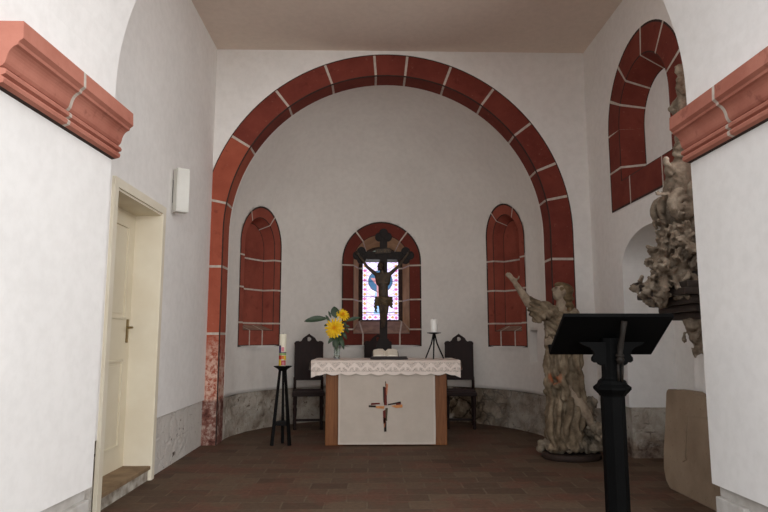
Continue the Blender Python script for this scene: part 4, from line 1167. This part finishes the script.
cherub('cherub_figure', E(675, 155, -.12), [(E(676, 168, -.08), .075), (E(673, 184, -.08), (.10, .11, .09)), (E(672, 199, -.06), (.10, .12, .06))], .072,
       [[(E(668, 170, -.1), .04), (E(660, 178, -.16), .034), (E(655, 170, -.2), .026), (E(654, 167, -.2), .026)], [(E(684, 170, -.1), .04), (E(687, 186, -.16), .036), (E(682, 196, -.2), .028)]], [(E(683, 172, 0), E(692, 150, .04)), (E(684, 176, 0), E(695, 162, .04)), (E(684, 182, 0), E(695, 190, .04))])
cherub('cherub_figure', E(677.5, 73, -.05), [(E(679, 82, -.05), .045), (E(681, 92, -.05), (.058, .06, .05)), (E(682, 103, -.05), (.06, .065, .05))], .048,
       [[(E(676, 84, -.08), .026), (E(672, 92, -.1), .022), (E(675, 99, -.12), .018)], [(E(684, 84, -.08), .026), (E(688, 93, -.1), .022)], [(E(680, 104, -.07), .036), (E(675, 112, -.10), .03), (E(677, 121, -.06), .024)], [(E(684, 104, -.07), .036), (E(683, 116, -.1), .03), (E(684, 126, -.06), .022)]], [])
b = B(); b.hull([(E(673, 108, .04), .02), (E(690, 90, .06), .05), (E(688, 118, .06), .05)])
for k in range(12): leafclump(b, E(rnd.uniform(677, 688), rnd.uniform(112, 142), rnd.uniform(-.1, .08)), (rnd.uniform(-.8, .3), -.5, rnd.uniform(-.8, .8)), rnd.uniform(.06, .09))
b.hull([(E(680, 112, 0), .03), (E(681, 142, 0), .05), (E(690, 125, 0), .05)])
b.remesh(.010, 1, lambda p, n: noise.noise(p*20)*.010); b.build('drapery', M['epi'], ep)
# dark console
b = B()
xw = XR-.002
def shelf(pxl, y0, y1, half, bev):
    l = at(pxl, 300, YE).x; za_, zb_ = at(665, y1, YE).z, at(665, y0, YE).z
    b.box(((l+xw)/2, YE-.05, (za_+zb_)/2), (xw-l, half*2, zb_-za_), bev=bev)
shelf(656, 291.5, 298, .40, .018); shelf(660, 285, 292, .38, .02); shelf(665, 298, 306, .36, .024); shelf(672, 306, 313, .30, .022); shelf(681, 313, 320, .24, .016)
b.build('console', M['epi_dark'], ep)
b = B()
for yy_ in (.12,):
    b = B(); l = E(645, 286, .1); b.tube([(l.x, YE+yy_-.04, l.z), (l.x, YE+yy_+.06, l.z)], .040, 16); b.tube([(l.x, YE+yy_-.05, l.z), (l.x, YE+yy_+.07, l.z)], .018, 12)
    b.build('scroll_end', M['epi_dark'], ep)
b = B()
for px in (676, 684, 692, 700): b.hull([(E(px, 262, -.16), (.03, .04, .03)), (E(px-1, 284, -.16), (.045, .06, .03))])
b.remesh(.01, 1); b.build('gadroons', M['epi_dark'], ep)
b = B()
for k in range(26):
    py = rnd.uniform(318, 352); t = (py-318)/36; leafclump(b, E(rnd.uniform(682+5*t, 700), py, rnd.uniform(-.16, .06)), (rnd.uniform(-.6, .4), -.4, -1), rnd.uniform(.05, .085)*(1.15-.4*t))
b.hull([(E(692, 320, -.05), (.08, .14, .03)), (E(697, 348, -.05), (.035, .06, .03))])
b.ell(E(684, 325, -.12), .055); b.ell(E(687, 338, -.12), .045); b.ell(E(691, 350, -.1), .035)
b.remesh(.009, 1, lambda p, n: noise.noise(p*24)*.010); b.build('pendant', M['epi'], ep)

# ------------------------------------------------------------------ leaning stone slab
sl = thing('stone_slab', 'worn sandstone slab leaning against the right wall below the carving', 'stone slab', (2.45, 4.8, 0))
b = B(); rnd = random.Random(5)
y0s, y1s = 4.10, 5.24
poly = [(y0s, .0), (y1s-.10, .0), (y1s-.03, .05), (y1s+.01, .13), (y1s+.02, .25), (y1s+.01, .5), (y1s+.015, .74), (y1s+.01, .775), (y1s-.06, .772), (y1s-.1, .768), (y1s-.14, .785), (y1s-.42, .790), (y1s-.45, .765), (y0s, .745)]
lean = .10
b.prism(poly, lambda y, z: (2.415+z*lean, y, z), lambda y, z: (2.50+z*lean, y, z))
es = [e for e in b.bm.edges]
bmesh.ops.bevel(b.bm, geom=es, offset=.008, segments=2, affect='EDGES', clamp_overlap=True); b.build('slab', M['slab'], sl)
b = B()   # weathered raised remains of an inscription panel
for p, q in (((4.9, .60), (4.9, .28)), ((4.9, .60), (4.60, .62)), ((4.88, .28), (4.94, .25))):
    b.bar((2.412+p[1]*lean, p[0], p[1]), (2.412+q[1]*lean, q[0], q[1]), .014, .008, up=(1, 0, 0))
b.build('worn_ridge', M['slab'], sl)

# ------------------------------------------------------------------ lectern
LX, LY = 1.335, 3.45
le = thing('lectern', 'black wooden lectern with sloping desk standing at the right pier', 'lectern', (LX, LY, 0))
b = B(); o8 = pi/8
b.lathe([(.064, .12), (.064, .90)], (LX, LY, 0), 8, smooth=False, off=o8); b.build('post', M['black_wood'], le)
b = B(); b.box((LX, LY, .03), (.40, .40, .06), bev=.01); b.lathe([(.17, .06), (.17, .09), (.13, .12), (.10, .16), (.078, .18)], (LX, LY, 0), 8, smooth=False, off=o8); b.build('foot', M['black_wood'], le)
b = B(); b.lathe([(.069, .885), (.074, .895), (.080, .90), (.094, .915), (.100, .922), (.100, .934), (.090, .942), (.080, .95), (.072, .968), (.058, .978)], (LX, LY, 0), 8, smooth=False, off=o8); b.build('capital', M['black_wood'], le)
b = B(); b.lathe([(.056, .975), (.052, .99), (.050, 1.2)], (LX, LY, 0), 8, smooth=False, off=o8); b.build('neck', M['black_wood'], le)
# desk: high edge to the nave
yd0, yd1, zd0, zd1 = 3.30, 3.60, 1.310, 1.102
hx = .297
ca = atan2(zd0-zd1, yd1-yd0); dl = sqrt((yd1-yd0)**2+(zd0-zd1)**2)
b = B(); b.box((LX, (yd0+yd1)/2+.01, (zd0+zd1)/2+.012), (hx*2, dl, .024), (-ca, 0, 0), .004); dk = b.build('desk', M['black_wood'], le)
b = B(); nrm = Vector((0, sin(ca), cos(ca))); pe = Vector((LX, yd1, zd1+.02))+nrm*.02
b.box(pe, (hx*2, .016, .05), (-ca, 0, 0), .003); b.build('book_ledge', M['black_wood'], dk)
for sx in (-1, 1):
    b = B()
    # scrolled bracket profile
    prof = [(0, 1.20), (.182, 1.20), (.165, 1.185), (.125, 1.17), (.105, 1.15), (.100, 1.13), (.112, 1.115), (.112, 1.098), (.098, 1.088), (.085, 1.092), (.078, 1.080), (.064, 1.072), (.048, 1.080), (.046, 1.062), (.03, 1.045), (0, 1.04)]
    b.prism([(sx*x, z-.022) for x, z in prof], lambda x, z: (LX+x, LY-.030, z), lambda x, z: (LX+x, LY-.004, z)); b.build('bracket', M['black_wood'], le)
b = B()
sx_ = LX+.018; pts = [(sx_, LY-.075, .97), (sx_, LY-.085, 1.03), (sx_, LY-.085, 1.06), (sx_, LY-.085, 1.085), (sx_, LY-.085, 1.10), (sx_+.002, LY-.09, 1.15), (sx_+.010, LY-.11, 1.22), (sx_+.016, LY-.125, 1.29)]
b.tube([(sx_-.010, LY-.075, .97), (sx_-.012, LY-.085, 1.06)], .007, 8); b.tube([(sx_+.010, LY-.075, .97), (sx_+.012, LY-.085, 1.06)], .007, 8)
b.tube(pts[2:], [.014, .022, .012, .016, .013, .017], 12); b.lathe([(.012, 1.07), (.022, 1.078), (.022, 1.088), (.014, 1.094), (.022, 1.10), (.022, 1.11), (.012, 1.118)], (sx_, LY-.085, 0), 14)
b.build('turned_strut', M['strut'], le)

# ------------------------------------------------------------------ light
w = bpy.data.worlds.new('sky'); SC.world = w; w.use_nodes = True
bg = w.node_tree.nodes['Background']; bg.inputs['Color'].default_value = (.93, .96, 1.0, 1); bg.inputs['Strength'].default_value = 1.98
def area(name, loc, target, sx, sy, e, col=(1, 1, 1)):
    l = bpy.data.lights.new(name, 'AREA'); l.shape = 'RECTANGLE'; l.size = sx; l.size_y = sy; l.energy = e; l.color = col
    o = bpy.data.objects.new(name, l); COL.objects.link(o); o.location = loc
    o.rotation_euler = (Vector(target)-Vector(loc)).to_track_quat('-Z', 'Y').to_euler(); return o
area('nave_window_light', (6.0, -4.5, 2.8), (-2.0, 5.0, 1.9), 4.2, 3.2, 200, (1, .985, .96))
area('west_window_light', (2.4, -9.5, 2.6), (0, 7, 2.6), 5.0, 3.6, 500, (1, .99, .97))

area('added_window_light', (XR+.24, 4.04, 3.2), (XR-3, 4.34, 2.9), .36, .95, 37, (.98, .99, 1))  # unseen lamp added inside the hidden opening to brighten left wall and ceiling

SC.view_settings.view_transform = 'Standard'; SC.view_settings.look = 'None'; SC.view_settings.gamma = 1
SC.view_settings.use_curve_mapping = False; SC.view_settings.exposure = 0
SC.cycles.use_denoising = True; SC.cycles.max_bounces = 16; SC.cycles.diffuse_bounces = 12
